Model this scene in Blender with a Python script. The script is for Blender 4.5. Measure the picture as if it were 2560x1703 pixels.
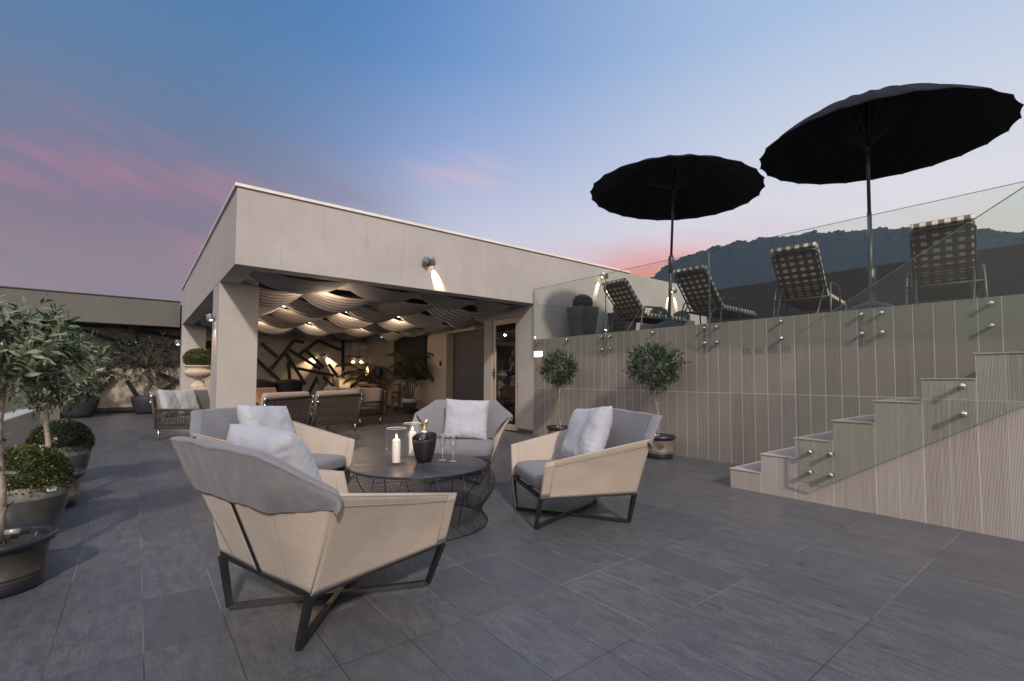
import bpy, bmesh, math, random
from mathutils import Vector, Matrix, noise
R=math.radians
random.seed(7)
S=bpy.context.scene
for o in list(bpy.data.objects): bpy.data.objects.remove(o)
COL=S.collection
# ------------------------------------------------------------------ camera
cam=bpy.data.cameras.new('camera'); co=bpy.data.objects.new('camera',cam); COL.objects.link(co)
yaw,pit,rol=R(51.723),R(2.502),R(.234)
F=Vector((math.cos(pit)*math.cos(yaw),math.cos(pit)*math.sin(yaw),math.sin(pit)))
r_=Vector((math.sin(yaw),-math.cos(yaw),0)); u_=r_.cross(F)
r2=math.cos(rol)*r_+math.sin(rol)*u_; u2=-math.sin(rol)*r_+math.cos(rol)*u_
co.matrix_world=Matrix(((r2.x,u2.x,-F.x,0),(r2.y,u2.y,-F.y,0),(r2.z,u2.z,-F.z,1.15),(0,0,0,1)))
cam.sensor_width=36; cam.sensor_fit='HORIZONTAL'; cam.lens=16.71; cam.shift_y=.01694
cam.clip_start=.05; cam.clip_end=3000
S.camera=co
# ------------------------------------------------------------------ helpers: nodes
def lin(c):
    return tuple(((v/255)/12.92 if v/255<=.04045 else ((v/255+.055)/1.055)**2.4) for v in c)+(1,)
class NT:
    def __init__(s,t): s.t=t; t.nodes.clear()
    def n(s,typ,**k):
        nd=s.t.nodes.new(typ)
        for a,b in k.items():
            if a.startswith('i_'):
                key=a[2:]
                key=int(key) if key.isdigit() else key.replace('_',' ')
                s.put(nd,key,b)
            else: setattr(nd,a,b)
        return nd
    def put(s,nd,key,b):
        if isinstance(b,bpy.types.NodeSocket): s.t.links.new(b,nd.inputs[key])
        elif isinstance(b,bpy.types.Node): s.t.links.new(b.outputs[0],nd.inputs[key])
        else: nd.inputs[key].default_value=b
    def m(s,op,a,b=0.,c=0.,clamp=False):
        nd=s.t.nodes.new('ShaderNodeMath'); nd.operation=op; nd.use_clamp=clamp
        s.put(nd,0,a); s.put(nd,1,b); s.put(nd,2,c); return nd.outputs[0]
    def mix(s,f,a,b,mode='MIX'):
        nd=s.t.nodes.new('ShaderNodeMix'); nd.data_type='RGBA'; nd.blend_type=mode
        s.put(nd,0,f); s.put(nd,6,a); s.put(nd,7,b); return nd.outputs[2]
    def ramp(s,f,st,interp='LINEAR'):
        nd=s.t.nodes.new('ShaderNodeValToRGB'); cr=nd.color_ramp; cr.interpolation=interp
        while len(cr.elements)<len(st): cr.elements.new(.5)
        for e,(p,c) in zip(cr.elements,st):
            e.position=p; e.color=c if len(c)==4 else tuple(c)+(1,)
        s.put(nd,0,f); return nd.outputs[0]
    def smooth(s,x,a,b):
        nd=s.t.nodes.new('ShaderNodeMapRange'); nd.interpolation_type='SMOOTHSTEP'
        s.put(nd,0,x); s.put(nd,1,a); s.put(nd,2,b); return nd.outputs[0]
def g(v): return (v,v,v,1)
# ------------------------------------------------------------------ world: dusk sky
SUN_EL,SUN_TR=R(32),Vector((.40,.92,0)).normalized()
w=bpy.data.worlds.new('World'); S.world=w; w.use_nodes=True
N=NT(w.node_tree)
tc=N.n('ShaderNodeTexCoord'); sep=N.n('ShaderNodeSeparateXYZ',i_0=tc.outputs['Generated'])
X,Y,Z=sep.outputs
hl=N.m('SQRT',N.m('ADD',N.m('MULTIPLY',X,X),N.m('MULTIPLY',Y,Y)))
el=N.m('SUBTRACT',N.m('ARCTAN2',Z,hl),R(2.3))                                   # elevation, radians
rx,ry=math.sin(yaw),-math.cos(yaw); fx,fy=math.cos(yaw),math.sin(yaw)
side=N.m('ARCTAN2',N.m('ADD',N.m('MULTIPLY',X,rx),N.m('MULTIPLY',Y,ry)),N.m('ADD',N.m('MULTIPLY',X,fx),N.m('MULTIPLY',Y,fy)))
elN=N.m('DIVIDE',el,R(90),clamp=True)
def deg(d): return d/90
left=N.ramp(elN,[(0,lin((140,118,124))),(deg(6),lin((138,116,126))),(deg(13),lin((124,112,136))),(deg(20),lin((102,120,154))),(deg(28),lin((84,124,168))),(deg(36),lin((74,122,174))),(1,lin((52,90,150)))])
mid=N.ramp(elN,[(0,lin((222,204,208))),(deg(8),lin((222,214,222))),(deg(15),lin((192,197,224))),(deg(23),lin((140,164,216))),(deg(32),lin((88,138,200))),(deg(40),lin((74,124,190))),(1,lin((50,90,155)))])
right=N.ramp(elN,[(0,lin((240,214,206))),(deg(8),lin((240,230,230))),(deg(15),lin((230,228,235))),(deg(23),lin((206,215,234))),(deg(32),lin((172,196,230))),(1,lin((80,120,180)))])
c=N.mix(N.smooth(N.m('SUBTRACT',side,N.m('MULTIPLY',N.smooth(el,R(24),R(8)),.0)),R(-36),R(-2)),left,mid)
c=N.mix(N.smooth(side,R(-24),R(38)),c,right)
# thin clouds, stretched along the horizon
mp=N.n('ShaderNodeCombineXYZ',i_0=N.m('MULTIPLY',side,1.6),i_1=N.m('MULTIPLY',N.m('ADD',el,N.m('MULTIPLY',side,.30)),9.),i_2=3.7)
cl=N.n('ShaderNodeTexNoise',i_Vector=mp,i_Scale=1.35,i_Detail=5.,i_Roughness=.5,i_Distortion=.5)
band=N.m('MULTIPLY',N.smooth(el,R(24),R(14)),N.smooth(side,R(-14),R(-30)))
cf=N.m('MULTIPLY',N.smooth(cl.outputs[0],.40,.78),band)
c=N.mix(N.m('MULTIPLY',cf,.62),c,lin((206,128,142)))
cl2=N.n('ShaderNodeTexNoise',i_Vector=mp,i_Scale=.8,i_Detail=3.)
c=N.mix(N.m('MULTIPLY',N.m('MULTIPLY',N.smooth(cl2.outputs[0],.45,.7),N.smooth(el,R(32),R(12))),N.m('MULTIPLY',N.smooth(side,R(-8),R(-24)),.7)),c,lin((136,114,130)))
def spot(s0,e0,ws,we,amt,col,c,ns=6.):
    a=N.m('DIVIDE',N.m('SUBTRACT',side,R(s0)),R(ws)); b=N.m('DIVIDE',N.m('SUBTRACT',el,R(e0)),R(we))
    d=N.m('ADD',N.m('MULTIPLY',a,a),N.m('MULTIPLY',b,b))
    f=N.m('POWER',2.718,N.m('MULTIPLY',d,-1.))
    q=N.n('ShaderNodeTexNoise',i_Vector=mp,i_Scale=ns,i_Detail=4.)
    if ns>1: f=N.m('MULTIPLY',f,N.smooth(q.outputs[0],.3,.6))
    return N.mix(N.m('MULTIPLY',f,amt),c,lin(col))
c=spot(-6.0,21.3,4.6,1.6,1.0,(232,190,200),c,2.2)
c=spot(17,10.2,8,2.3,1.0,(252,150,128),c,1.2)
c=spot(15.4,9.7,5.0,1.7,.9,(255,146,118),c,1.)
c=spot(12,11.5,12,2.2,.45,(222,176,190),c,3.)
c=spot(43,10,6,2,.6,(246,190,170),c,2.)
c=spot(25,13,13,2.5,.3,(214,186,204),c,3.)
c=spot(-22,9.5,11,2.2,.55,(222,128,140),c,3.)
c=spot(-42,16,9,2.0,.4,(200,120,138),c,3.)
c=N.mix(N.smooth(el,R(-3.5),R(-8)),c,lin((46,46,52)))
# added fill light: unseen sky behind the camera made warmer and brighter, overhead brighter too
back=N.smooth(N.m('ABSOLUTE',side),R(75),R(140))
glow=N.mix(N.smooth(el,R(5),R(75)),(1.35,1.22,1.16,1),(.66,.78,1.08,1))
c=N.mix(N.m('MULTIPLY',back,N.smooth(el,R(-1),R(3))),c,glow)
c=N.mix(N.m('MULTIPLY',N.smooth(el,R(42),R(70)),.8),c,(.62,.70,.95,1))
sky=N.n('ShaderNodeTexSky',sky_type='NISHITA',sun_disc=False,sun_elevation=R(3),sun_rotation=math.atan2(-SUN_TR.x,-SUN_TR.y),sun_intensity=.4)
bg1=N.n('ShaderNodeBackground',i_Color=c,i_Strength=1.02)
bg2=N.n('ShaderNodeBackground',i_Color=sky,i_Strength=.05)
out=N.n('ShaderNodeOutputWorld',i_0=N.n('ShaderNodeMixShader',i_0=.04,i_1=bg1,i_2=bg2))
sun=bpy.data.lights.new('sun','SUN'); sun.energy=3.1; sun.angle=R(3.5); sun.color=(1,.87,.74)
so=bpy.data.objects.new('sun',sun); COL.objects.link(so)
sd=Vector((SUN_TR.x*math.cos(SUN_EL),SUN_TR.y*math.cos(SUN_EL),-math.sin(SUN_EL)))
so.rotation_euler=sd.to_track_quat('-Z','Y').to_euler(); so.location=(0,-6,8)
S.view_settings.view_transform='Standard'; S.view_settings.look='None'; S.view_settings.exposure=0.0; S.view_settings.gamma=1
S.render.engine='CYCLES'
S.cycles.max_bounces=8; S.cycles.transparent_max_bounces=24; S.cycles.caustics_reflective=False; S.cycles.caustics_refractive=False
S.cycles.sample_clamp_indirect=4
# ------------------------------------------------------------------ materials
M={}
def mat(name,col,rough=.6,metal=0.,var=.0,vs=3.,bump=0.,bs=60.,spec=.5,emit=None,es=0.,sheen=0.,coat=0.,stretch=None):
    m=bpy.data.materials.new(name); m.use_nodes=True; N=NT(m.node_tree)
    tc=N.n('ShaderNodeTexCoord'); v=tc.outputs['Object']
    if stretch: v=N.n('ShaderNodeMapping',i_Vector=v,i_Scale=stretch).outputs[0]
    c=tuple(col)+(1,) if len(col)==3 else col
    p=N.n('ShaderNodeBsdfPrincipled',i_Roughness=rough,i_Metallic=metal)
    if var:
        nz=N.n('ShaderNodeTexNoise',i_Vector=v,i_Scale=vs,i_Detail=6.,i_Roughness=.6)
        f=N.smooth(nz.outputs[0],.3,.7)
        cc=N.mix(f,tuple(x*(1-var) for x in c[:3])+(1,),tuple(min(1,x*(1+var)) for x in c[:3])+(1,))
        N.put(p,'Base Color',cc)
    else: p.inputs['Base Color'].default_value=c
    if bump:
        nb=N.n('ShaderNodeTexNoise',i_Vector=v,i_Scale=bs,i_Detail=4.,i_Roughness=.6)
        b=N.n('ShaderNodeBump',i_Strength=bump,i_Distance=.01,i_Height=nb.outputs[0]); N.put(p,'Normal',b)
    p.inputs['Specular IOR Level'].default_value=spec
    if coat: p.inputs['Coat Weight'].default_value=coat
    if sheen: p.inputs['Sheen Weight'].default_value=sheen
    if emit: p.inputs['Emission Color'].default_value=tuple(emit)+(1,); p.inputs['Emission Strength'].default_value=es
    N.n('ShaderNodeOutputMaterial',i_0=p); M[name]=m; return m
def stucco(name,col):
    m=bpy.data.materials.new(name); m.use_nodes=True; N=NT(m.node_tree)
    v=N.n('ShaderNodeTexCoord').outputs['Object']
    a=N.n('ShaderNodeTexNoise',i_Vector=v,i_Scale=1.3,i_Detail=7.,i_Roughness=.65)
    st=N.n('ShaderNodeTexNoise',i_Vector=N.n('ShaderNodeMapping',i_Vector=v,i_Scale=(5.,5.,.5)),i_Scale=2.2,i_Detail=5.)
    fine=N.n('ShaderNodeTexNoise',i_Vector=v,i_Scale=75.,i_Detail=3.,i_Roughness=.7)
    c=N.mix(N.smooth(a.outputs[0],.3,.72),tuple(x*.86 for x in col)+(1,),tuple(col)+(1,))
    c=N.mix(N.m('MULTIPLY',N.smooth(st.outputs[0],.56,.8),.42),c,tuple(x*.62 for x in col)+(1,))
    c=N.mix(N.m('MULTIPLY',N.smooth(fine.outputs[0],.42,.7),.30),c,tuple(x*.66 for x in col)+(1,))
    b=N.n('ShaderNodeBump',i_Strength=.8,i_Distance=.006,i_Height=fine.outputs[0])
    p=N.n('ShaderNodeBsdfPrincipled',i_Base_Color=c,i_Roughness=.9,i_Normal=b)
    N.n('ShaderNodeOutputMaterial',i_0=p); M[name]=m
stucco('stucco',(.425,.40,.385)); stucco('stucco_shaded',(.125,.12,.11)); stucco('stucco_in',(.56,.49,.41))  # rear building gets a darker stucco copy with its weaker light painted in
def floormat():
    m=bpy.data.materials.new('floor_tiles'); m.use_nodes=True; N=NT(m.node_tree)
    v=N.n('ShaderNodeTexCoord').outputs['Object']; s=N.n('ShaderNodeSeparateXYZ',i_0=v)
    wx,wy=.3075,.597
    wob=N.n('ShaderNodeTexNoise',i_Vector=v,i_Scale=9.,i_Detail=2.)
    wo=N.m('MULTIPLY',N.m('SUBTRACT',wob.outputs[0],.5),.004)
    gx=N.m('DIVIDE',N.m('ADD',N.m('SUBTRACT',s.outputs[0],.058),wo),wx); gy=N.m('DIVIDE',N.m('ADD',N.m('SUBTRACT',s.outputs[1],.165),wo),wy)
    ix,iy=N.m('FLOOR',gx),N.m('FLOOR',gy)
    dx=N.m('MULTIPLY',N.m('SUBTRACT',.5,N.m('ABSOLUTE',N.m('SUBTRACT',N.m('FRACT',gx),.5))),wx)
    dy=N.m('MULTIPLY',N.m('SUBTRACT',.5,N.m('ABSOLUTE',N.m('SUBTRACT',N.m('FRACT',gy),.5))),wy)
    d=N.m('MINIMUM',dx,dy)
    wid=N.n('ShaderNodeTexNoise',i_Vector=v,i_Scale=3.3,i_Detail=3.)
    wd=N.m('MULTIPLY_ADD',wid.outputs[0],.0026,.0009)
    grout=N.m('LESS_THAN',d,wd)
    rnd=N.n('ShaderNodeTexWhiteNoise',noise_dimensions='2D',i_Vector=N.n('ShaderNodeCombineXYZ',i_0=ix,i_1=iy))
    off=N.n('ShaderNodeVectorMath',operation='MULTIPLY_ADD',i_0=rnd.outputs[1],i_1=(13.,17.,0.),i_2=v)
    gr=N.n('ShaderNodeTexNoise',i_Vector=N.n('ShaderNodeMapping',i_Vector=off,i_Scale=(8.,2.2,1.)),i_Scale=2.6,i_Detail=9.,i_Roughness=.75,i_Distortion=.15)
    fine=N.n('ShaderNodeTexNoise',i_Vector=v,i_Scale=95.,i_Detail=6.,i_Roughness=.75)
    blot=N.n('ShaderNodeTexNoise',i_Vector=v,i_Scale=1.7,i_Detail=6.,i_Roughness=.7)
    base=N.mix(N.smooth(gr.outputs[0],.3,.7),(.080,.082,.090,1),(.165,.165,.172,1))
    base=N.mix(N.m('MULTIPLY',rnd.outputs[0],.62),base,(.078,.082,.096,1))
    base=N.mix(N.m('MULTIPLY',N.smooth(blot.outputs[0],.5,.8),.38),base,(.17,.160,.150,1))
    base=N.mix(N.m('MULTIPLY',N.smooth(fine.outputs[0],.4,.66),.5),base,(.035,.037,.042,1))
    # scuffs and damp spots
    sc=N.n('ShaderNodeTexNoise',i_Vector=N.n('ShaderNodeMapping',i_Vector=v,i_Scale=(2.,1.,1.),i_Rotation=(0,0,.5)),i_Scale=2.3,i_Detail=9.,i_Roughness=.8)
    base=N.mix(N.m('MULTIPLY',N.smooth(sc.outputs[0],.57,.72),.5),base,(.25,.225,.20,1))
    sp=N.n('ShaderNodeTexNoise',i_Vector=v,i_Scale=5.,i_Detail=2.)
    base=N.mix(N.m('MULTIPLY',N.smooth(sp.outputs[0],.72,.78),.6),base,(.03,.03,.034,1))
    gl=N.n('ShaderNodeTexNoise',i_Vector=v,i_Scale=.9,i_Detail=3.)
    gcol=N.mix(N.smooth(gl.outputs[0],.44,.56),(.03,.028,.027,1),(.27,.24,.21,1))
    c=N.mix(N.m('MULTIPLY',grout,.8),base,gcol)
    rough=N.m('MULTIPLY_ADD',blot.outputs[0],.34,.16)
    h=N.m('ADD',N.m('MULTIPLY',gr.outputs[0],.5),N.m('MULTIPLY',fine.outputs[0],.5)); h=N.m('SUBTRACT',h,N.m('MULTIPLY',grout,1.2))
    b=N.n('ShaderNodeBump',i_Strength=.4,i_Distance=.004,i_Height=h)
    p=N.n('ShaderNodeBsdfPrincipled',i_Base_Color=c,i_Roughness=rough,i_Normal=b); p.inputs['Specular IOR Level'].default_value=.45
    N.n('ShaderNodeOutputMaterial',i_0=p); M['floor_tiles']=m
floormat()
def planks(name,y0,pw,zj,ribs,axis=1,lit_gain=1.):
    m=bpy.data.materials.new(name); m.use_nodes=True; N=NT(m.node_tree)
    v=N.n('ShaderNodeTexCoord').outputs['Object']; s=N.n('ShaderNodeSeparateXYZ',i_0=v)
    gy=N.m('DIVIDE',N.m('SUBTRACT',s.outputs[axis],y0),pw); iy=N.m('FLOOR',gy)
    dy=N.m('MULTIPLY',N.m('SUBTRACT',.5,N.m('ABSOLUTE',N.m('SUBTRACT',N.m('FRACT',gy),.5))),pw)
    dz=N.m('ABSOLUTE',N.m('SUBTRACT',s.outputs[2],zj)); iz=N.m('GREATER_THAN',s.outputs[2],zj)
    gw=N.n('ShaderNodeTexNoise',i_Vector=v,i_Scale=1.6,i_Detail=3.)
    grout=N.m('LESS_THAN',N.m('MINIMUM',dy,dz),N.m('MULTIPLY_ADD',gw.outputs[0],.0018,.0020))
    rnd=N.n('ShaderNodeTexWhiteNoise',noise_dimensions='2D',i_Vector=N.n('ShaderNodeCombineXYZ',i_0=iy,i_1=iz))
    off=N.n('ShaderNodeVectorMath',operation='MULTIPLY_ADD',i_0=rnd.outputs[1],i_1=(7.,11.,9.),i_2=v)
    a=N.n('ShaderNodeTexNoise',i_Vector=N.n('ShaderNodeMapping',i_Vector=off,i_Scale=(44.,44.,.8)),i_Scale=1.5,i_Detail=7.,i_Roughness=.62,i_Distortion=.25)
    kn=N.n('ShaderNodeTexNoise',i_Vector=N.n('ShaderNodeMapping',i_Vector=off,i_Scale=(60.,60.,3.)),i_Scale=2.,i_Detail=4.,i_Roughness=.7)
    bl=N.n('ShaderNodeTexNoise',i_Vector=v,i_Scale=1.4,i_Detail=4.)
    c=N.mix(N.smooth(a.outputs[0],.3,.7),(.205,.176,.155,1),(.270,.238,.214,1))
    c=N.mix(N.m('MULTIPLY',rnd.outputs[0],.7),c,(.30,.268,.245,1))
    c=N.mix(N.m('MULTIPLY',N.smooth(kn.outputs[0],.55,.8),.25),c,(.15,.12,.105,1))
    c=N.mix(N.m('MULTIPLY',N.smooth(bl.outputs[0],.52,.8),.28),c,(.42,.38,.36,1))
    c=N.mix(1.,c,g(lit_gain),'MULTIPLY')
    h=a.outputs[0]
    if ribs:
        rb=N.m('PINGPONG',N.m('DIVIDE',s.outputs[axis],.0075),.5)
        h=N.m('ADD',N.m('MULTIPLY',h,.5),N.m('MULTIPLY',rb,2.2))
        c=N.mix(N.m('MULTIPLY',N.m('LESS_THAN',rb,.13),.22),c,(.10,.08,.07,1))
    c=N.mix(N.m('MULTIPLY',grout,.85),c,(.60,.56,.53,1))
    b=N.n('ShaderNodeBump',i_Strength=.5,i_Distance=.003,i_Height=N.m('SUBTRACT',h,grout))
    p=N.n('ShaderNodeBsdfPrincipled',i_Base_Color=c,i_Roughness=.62,i_Normal=b)
    N.n('ShaderNodeOutputMaterial',i_0=p); M[name]=m
planks('plank_wall',7.43,.1655,.965,False,1,.86); planks('plank_stair',2.59,.1613,1.0,True,1,1.6); planks('plank_tread',2.59,.1613,-5,True,1,2.1)  # stronger light on the stairs, weaker on the wall, scaled into plank colour
def glassmat(name,tint,refl=1.,ior=1.5):
    m=bpy.data.materials.new(name); m.use_nodes=True; N=NT(m.node_tree)
    t=N.n('ShaderNodeBsdfTransparent',i_0=tuple(tint)+(1,)); gl=N.n('ShaderNodeBsdfGlossy',i_1=.01); gl.inputs[0].default_value=g(1)
    fc=N.n('ShaderNodeLayerWeight',i_0=.5).outputs['Facing']
    N.n('ShaderNodeOutputMaterial',i_0=N.n('ShaderNodeMixShader',i_0=N.m('MULTIPLY',N.m('MULTIPLY_ADD',N.m('POWER',fc,4.),.9,.04),refl,clamp=True),i_1=t,i_2=gl)); M[name]=m
glassmat('balustrade_glass',(.925,.95,.925),.26); glassmat('clear_glass',(.99,.99,.99),.55); glassmat('door_glass',(.5,.52,.52),1.6)
glassmat('wine_glass_clear',(.97,.975,.98),1.5)
mat('glass_edge',(.10,.135,.12),.15,spec=.8)
mat('black_metal',(.012,.012,.015),.38,var=.3,vs=20,spec=.6)
mat('grey_metal',(.20,.21,.21),.35,.7,var=.1,vs=8)
mat('lamp_metal',(.22,.24,.26),.4,.5,var=.1,vs=20)
mat('lounger_metal',(.09,.10,.095),.42,.45,var=.15,vs=10)
mat('steel',(.62,.62,.62),.16,1.)
mat('coping',(.70,.66,.60),.45,var=.08,vs=6)
mat('dark_void',(.012,.012,.012),.9,var=.2)
mat('glass_rim_light',(.62,.65,.70),.12,spec=.9); mat('soffit',(.30,.28,.26),.9,var=.1,vs=2,bump=.3,bs=90)
mat('ceiling_board',(.36,.31,.26),.9,var=.08,vs=3)
mat('vent_brown',(.02,.015,.013),.8); mat('skirting',(.055,.055,.058),.6,var=.2,vs=5)
def fabric(name,col,var=.1,wr=.25,scale=900.,vs=3.):
    m=bpy.data.materials.new(name); m.use_nodes=True; N=NT(m.node_tree)
    v=N.n('ShaderNodeTexCoord').outputs['Object']; s=N.n('ShaderNodeSeparateXYZ',i_0=v)
    a=N.n('ShaderNodeTexNoise',i_Vector=v,i_Scale=vs,i_Detail=6.,i_Roughness=.6)
    h1=N.n('ShaderNodeTexNoise',i_Vector=N.n('ShaderNodeMapping',i_Vector=v,i_Scale=(14.,14.,330.)),i_Scale=1.,i_Detail=3.)
    h2=N.n('ShaderNodeTexNoise',i_Vector=N.n('ShaderNodeMapping',i_Vector=v,i_Scale=(260.,260.,10.)),i_Scale=1.,i_Detail=3.)
    wv=N.m('ADD',h1.outputs[0],h2.outputs[0])
    c=N.mix(N.smooth(a.outputs[0],.3,.7),tuple(x*(1-var) for x in col)+(1,),tuple(x*(1+var) for x in col)+(1,))
    c=N.mix(N.m('MULTIPLY',N.smooth(wv,.85,1.2),.22),c,tuple(x*.6 for x in col)+(1,))
    cr=N.n('ShaderNodeTexNoise',i_Vector=v,i_Scale=11.,i_Detail=4.,i_Distortion=1.)
    h=N.m('ADD',N.m('MULTIPLY',wv,.12),N.m('MULTIPLY',cr.outputs[0],wr))
    b=N.n('ShaderNodeBump',i_Strength=.55,i_Distance=.012,i_Height=h)
    p=N.n('ShaderNodeBsdfPrincipled',i_Base_Color=c,i_Roughness=.88,i_Normal=b); p.inputs['Sheen Weight'].default_value=.15
    N.n('ShaderNodeOutputMaterial',i_0=p); M[name]=m
fabric('sling',(.40,.335,.28),.06,.12); fabric('sling_seam',(.33,.265,.215),.05,.1)
fabric('grey_fabric',(.165,.163,.175),.08,.4); fabric('pillow_fabric',(.37,.385,.43),.05,.45)
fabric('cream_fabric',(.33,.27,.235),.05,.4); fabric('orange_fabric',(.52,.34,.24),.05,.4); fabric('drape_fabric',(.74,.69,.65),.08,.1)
fabric('drape_fold_shade',(.30,.27,.25),.1,.1); fabric('valance_fabric',(.22,.21,.22),.1,.1)
mat('wicker',(.062,.047,.036),.6,var=.35,vs=40,bump=.4,bs=150)
mat('canopy',(.006,.007,.009),.85,var=.4,vs=5,bump=.1,bs=20,spec=.2); mat('canopy_trim',(.012,.014,.016),.7)
mat('umbrella_pole',(.05,.06,.06),.4,.5,var=.2,vs=9); mat('umbrella_base',(.018,.024,.030),.5,var=.2,vs=9)
mat('wood',(.26,.12,.055),.5,var=.4,vs=6,stretch=(1,1,8)); mat('black_wood',(.005,.005,.005),.55,var=.4,vs=8)
mat('soil',(.035,.024,.018),.95,var=.5,vs=30,bump=1.,bs=40); mat('bark_chip',(.10,.075,.055),.9,var=.5,vs=30)
mat('bark',(.25,.20,.165),.9,var=.45,vs=18,bump=.8,bs=45,stretch=(1,1,.5)); mat('bark_dark',(.10,.08,.06),.9,var=.4,vs=15,bump=.6,bs=40)
mat('pot_dark',(.014,.016,.022),.38,var=.3,vs=12,coat=.15); mat('pot_beige',(.15,.125,.098),.5,var=.25,vs=7,bump=.15,bs=30,coat=.15)
mat('pot_brown',(.034,.028,.024),.5,var=.3,vs=7,bump=.15,bs=30,coat=.3); mat('pot_grey',(.055,.056,.055),.32,var=.35,vs=6,coat=.4,bump=.1,bs=15); mat('pot_collar',(.20,.19,.175),.5,var=.3,vs=9,bump=.2,bs=30)
mat('pot_charcoal',(.022,.024,.03),.6,var=.15,vs=7,bump=.2,bs=30); mat('planter_grey',(.085,.082,.082),.75,var=.15,vs=5,bump=.2,bs=50)
mat('pot_white',(.50,.48,.45),.45,var=.1,vs=7)
mat('stone_urn',(.50,.42,.34),.85,var=.15,vs=12,bump=.4,bs=60)
mat('label_white',(.75,.75,.74),.5,var=.03); mat('label_print',(.15,.15,.15),.6)
def leafmat(name,top,back,tr=.22,rough=.32):
    m=bpy.data.materials.new(name); m.use_nodes=True; N=NT(m.node_tree)
    v=N.n('ShaderNodeTexCoord').outputs['Object']
    nz=N.n('ShaderNodeTexNoise',i_Vector=v,i_Scale=23.,i_Detail=3.)
    f=N.smooth(nz.outputs[0],.33,.67)
    t=N.mix(f,tuple(x*.55 for x in top)+(1,),tuple(x*1.45 for x in top)+(1,))
    b=N.mix(f,tuple(x*.7 for x in back)+(1,),tuple(x*1.25 for x in back)+(1,))
    c=N.mix(N.n('ShaderNodeNewGeometry').outputs['Backfacing'],t,b)
    p=N.n('ShaderNodeBsdfPrincipled',i_Base_Color=c,i_Roughness=rough)
    N.n('ShaderNodeOutputMaterial',i_0=N.n('ShaderNodeMixShader',i_0=tr,i_1=p,i_2=N.n('ShaderNodeBsdfTranslucent',i_0=c))); M[name]=m
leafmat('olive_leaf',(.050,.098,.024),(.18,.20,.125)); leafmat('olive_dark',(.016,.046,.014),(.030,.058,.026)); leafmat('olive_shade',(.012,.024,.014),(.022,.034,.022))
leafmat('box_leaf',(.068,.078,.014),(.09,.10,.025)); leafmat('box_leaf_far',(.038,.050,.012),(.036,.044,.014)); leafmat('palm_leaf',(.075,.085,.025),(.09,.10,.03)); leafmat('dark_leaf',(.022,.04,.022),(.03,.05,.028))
mat('glint_green',(.12,.42,.05),.25,spec=.8); mat('berry_red',(.22,.05,.03),.3)
mat('candle_wax',(.80,.76,.68),.55,var=.03,emit=(1,.72,.45),es=.10); mat('wick',(.02,.015,.01),.9)  # wax emission stands in for candlelight scattered inside it
mat('flame',(1,.6,.2),.5,emit=(1,.62,.25),es=18.); mat('bulb',(1,.8,.5),.5,emit=(1,.72,.42),es=22.); mat('step_light',(1,1,1),.5,emit=(1,.97,.92),es=4.)
mat('pale_emitter',(1,1,1),.5,emit=(.85,.88,1.),es=1.2)
mat('bottle_glass',(.008,.014,.028),.12,spec=.8,coat=.6); mat('gold_foil',(.75,.60,.34),.32,.85,bump=.6,bs=90,var=.1,vs=30); mat('ice_bucket',(.010,.010,.011),.42)
mat('table_top',(.035,.036,.045),.40,var=.4,vs=7,spec=.5); mat('rust_line',(.16,.07,.04),.6,var=.3,vs=20); mat('wire',(.035,.032,.032),.4,.5,var=.4,vs=15)
mat('door_panel',(.085,.087,.098),.6,var=.08,vs=2); mat('door_frame',(.40,.34,.26),.45,var=.05); mat('white_unit',(.50,.46,.40),.5,var=.03); mat('picture',(.018,.014,.012),.45,var=.5,vs=3); mat('picture_frame',(.01,.01,.01),.4)
mat('concrete_cap',(.46,.46,.47),.7,var=.12,vs=5,bump=.2,bs=40); mat('deck_tiles',(.10,.10,.10),.7,var=.2,vs=3)
mat('roof_dark',(.05,.05,.05),.9); mat('land',(.03,.035,.035),.95,var=.4,vs=.05)
def checks():
    m=bpy.data.materials.new('check_cushion'); m.use_nodes=True; N=NT(m.node_tree)
    v=N.n('ShaderNodeTexCoord').outputs['UV']; s=N.n('ShaderNodeSeparateXYZ',i_0=v)
    a=N.m('GREATER_THAN',N.m('FRACT',s.outputs[0]),.5); b=N.m('GREATER_THAN',N.m('FRACT',s.outputs[1]),.5)
    t=N.m('ADD',a,b); c=N.ramp(N.m('DIVIDE',t,2.),[(0,(.5,.46,.40,1)),(.5,(.08,.068,.06,1)),(1,(.06,.05,.045,1))],'CONSTANT')
    c=N.mix(N.m('GREATER_THAN',t,1.5),N.mix(N.m('GREATER_THAN',t,.5),(.74,.70,.62,1),(.15,.125,.11,1)),(.085,.072,.065,1))
    nz=N.n('ShaderNodeTexNoise',i_Vector=N.n('ShaderNodeTexCoord').outputs['Object'],i_Scale=14.,i_Detail=3.)
    p=N.n('ShaderNodeBsdfPrincipled',i_Base_Color=c,i_Roughness=.9,i_Normal=N.n('ShaderNodeBump',i_Strength=.4,i_Distance=.01,i_Height=nz.outputs[0]))
    N.n('ShaderNodeOutputMaterial',i_0=p); M['check_cushion']=m
checks()
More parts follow.
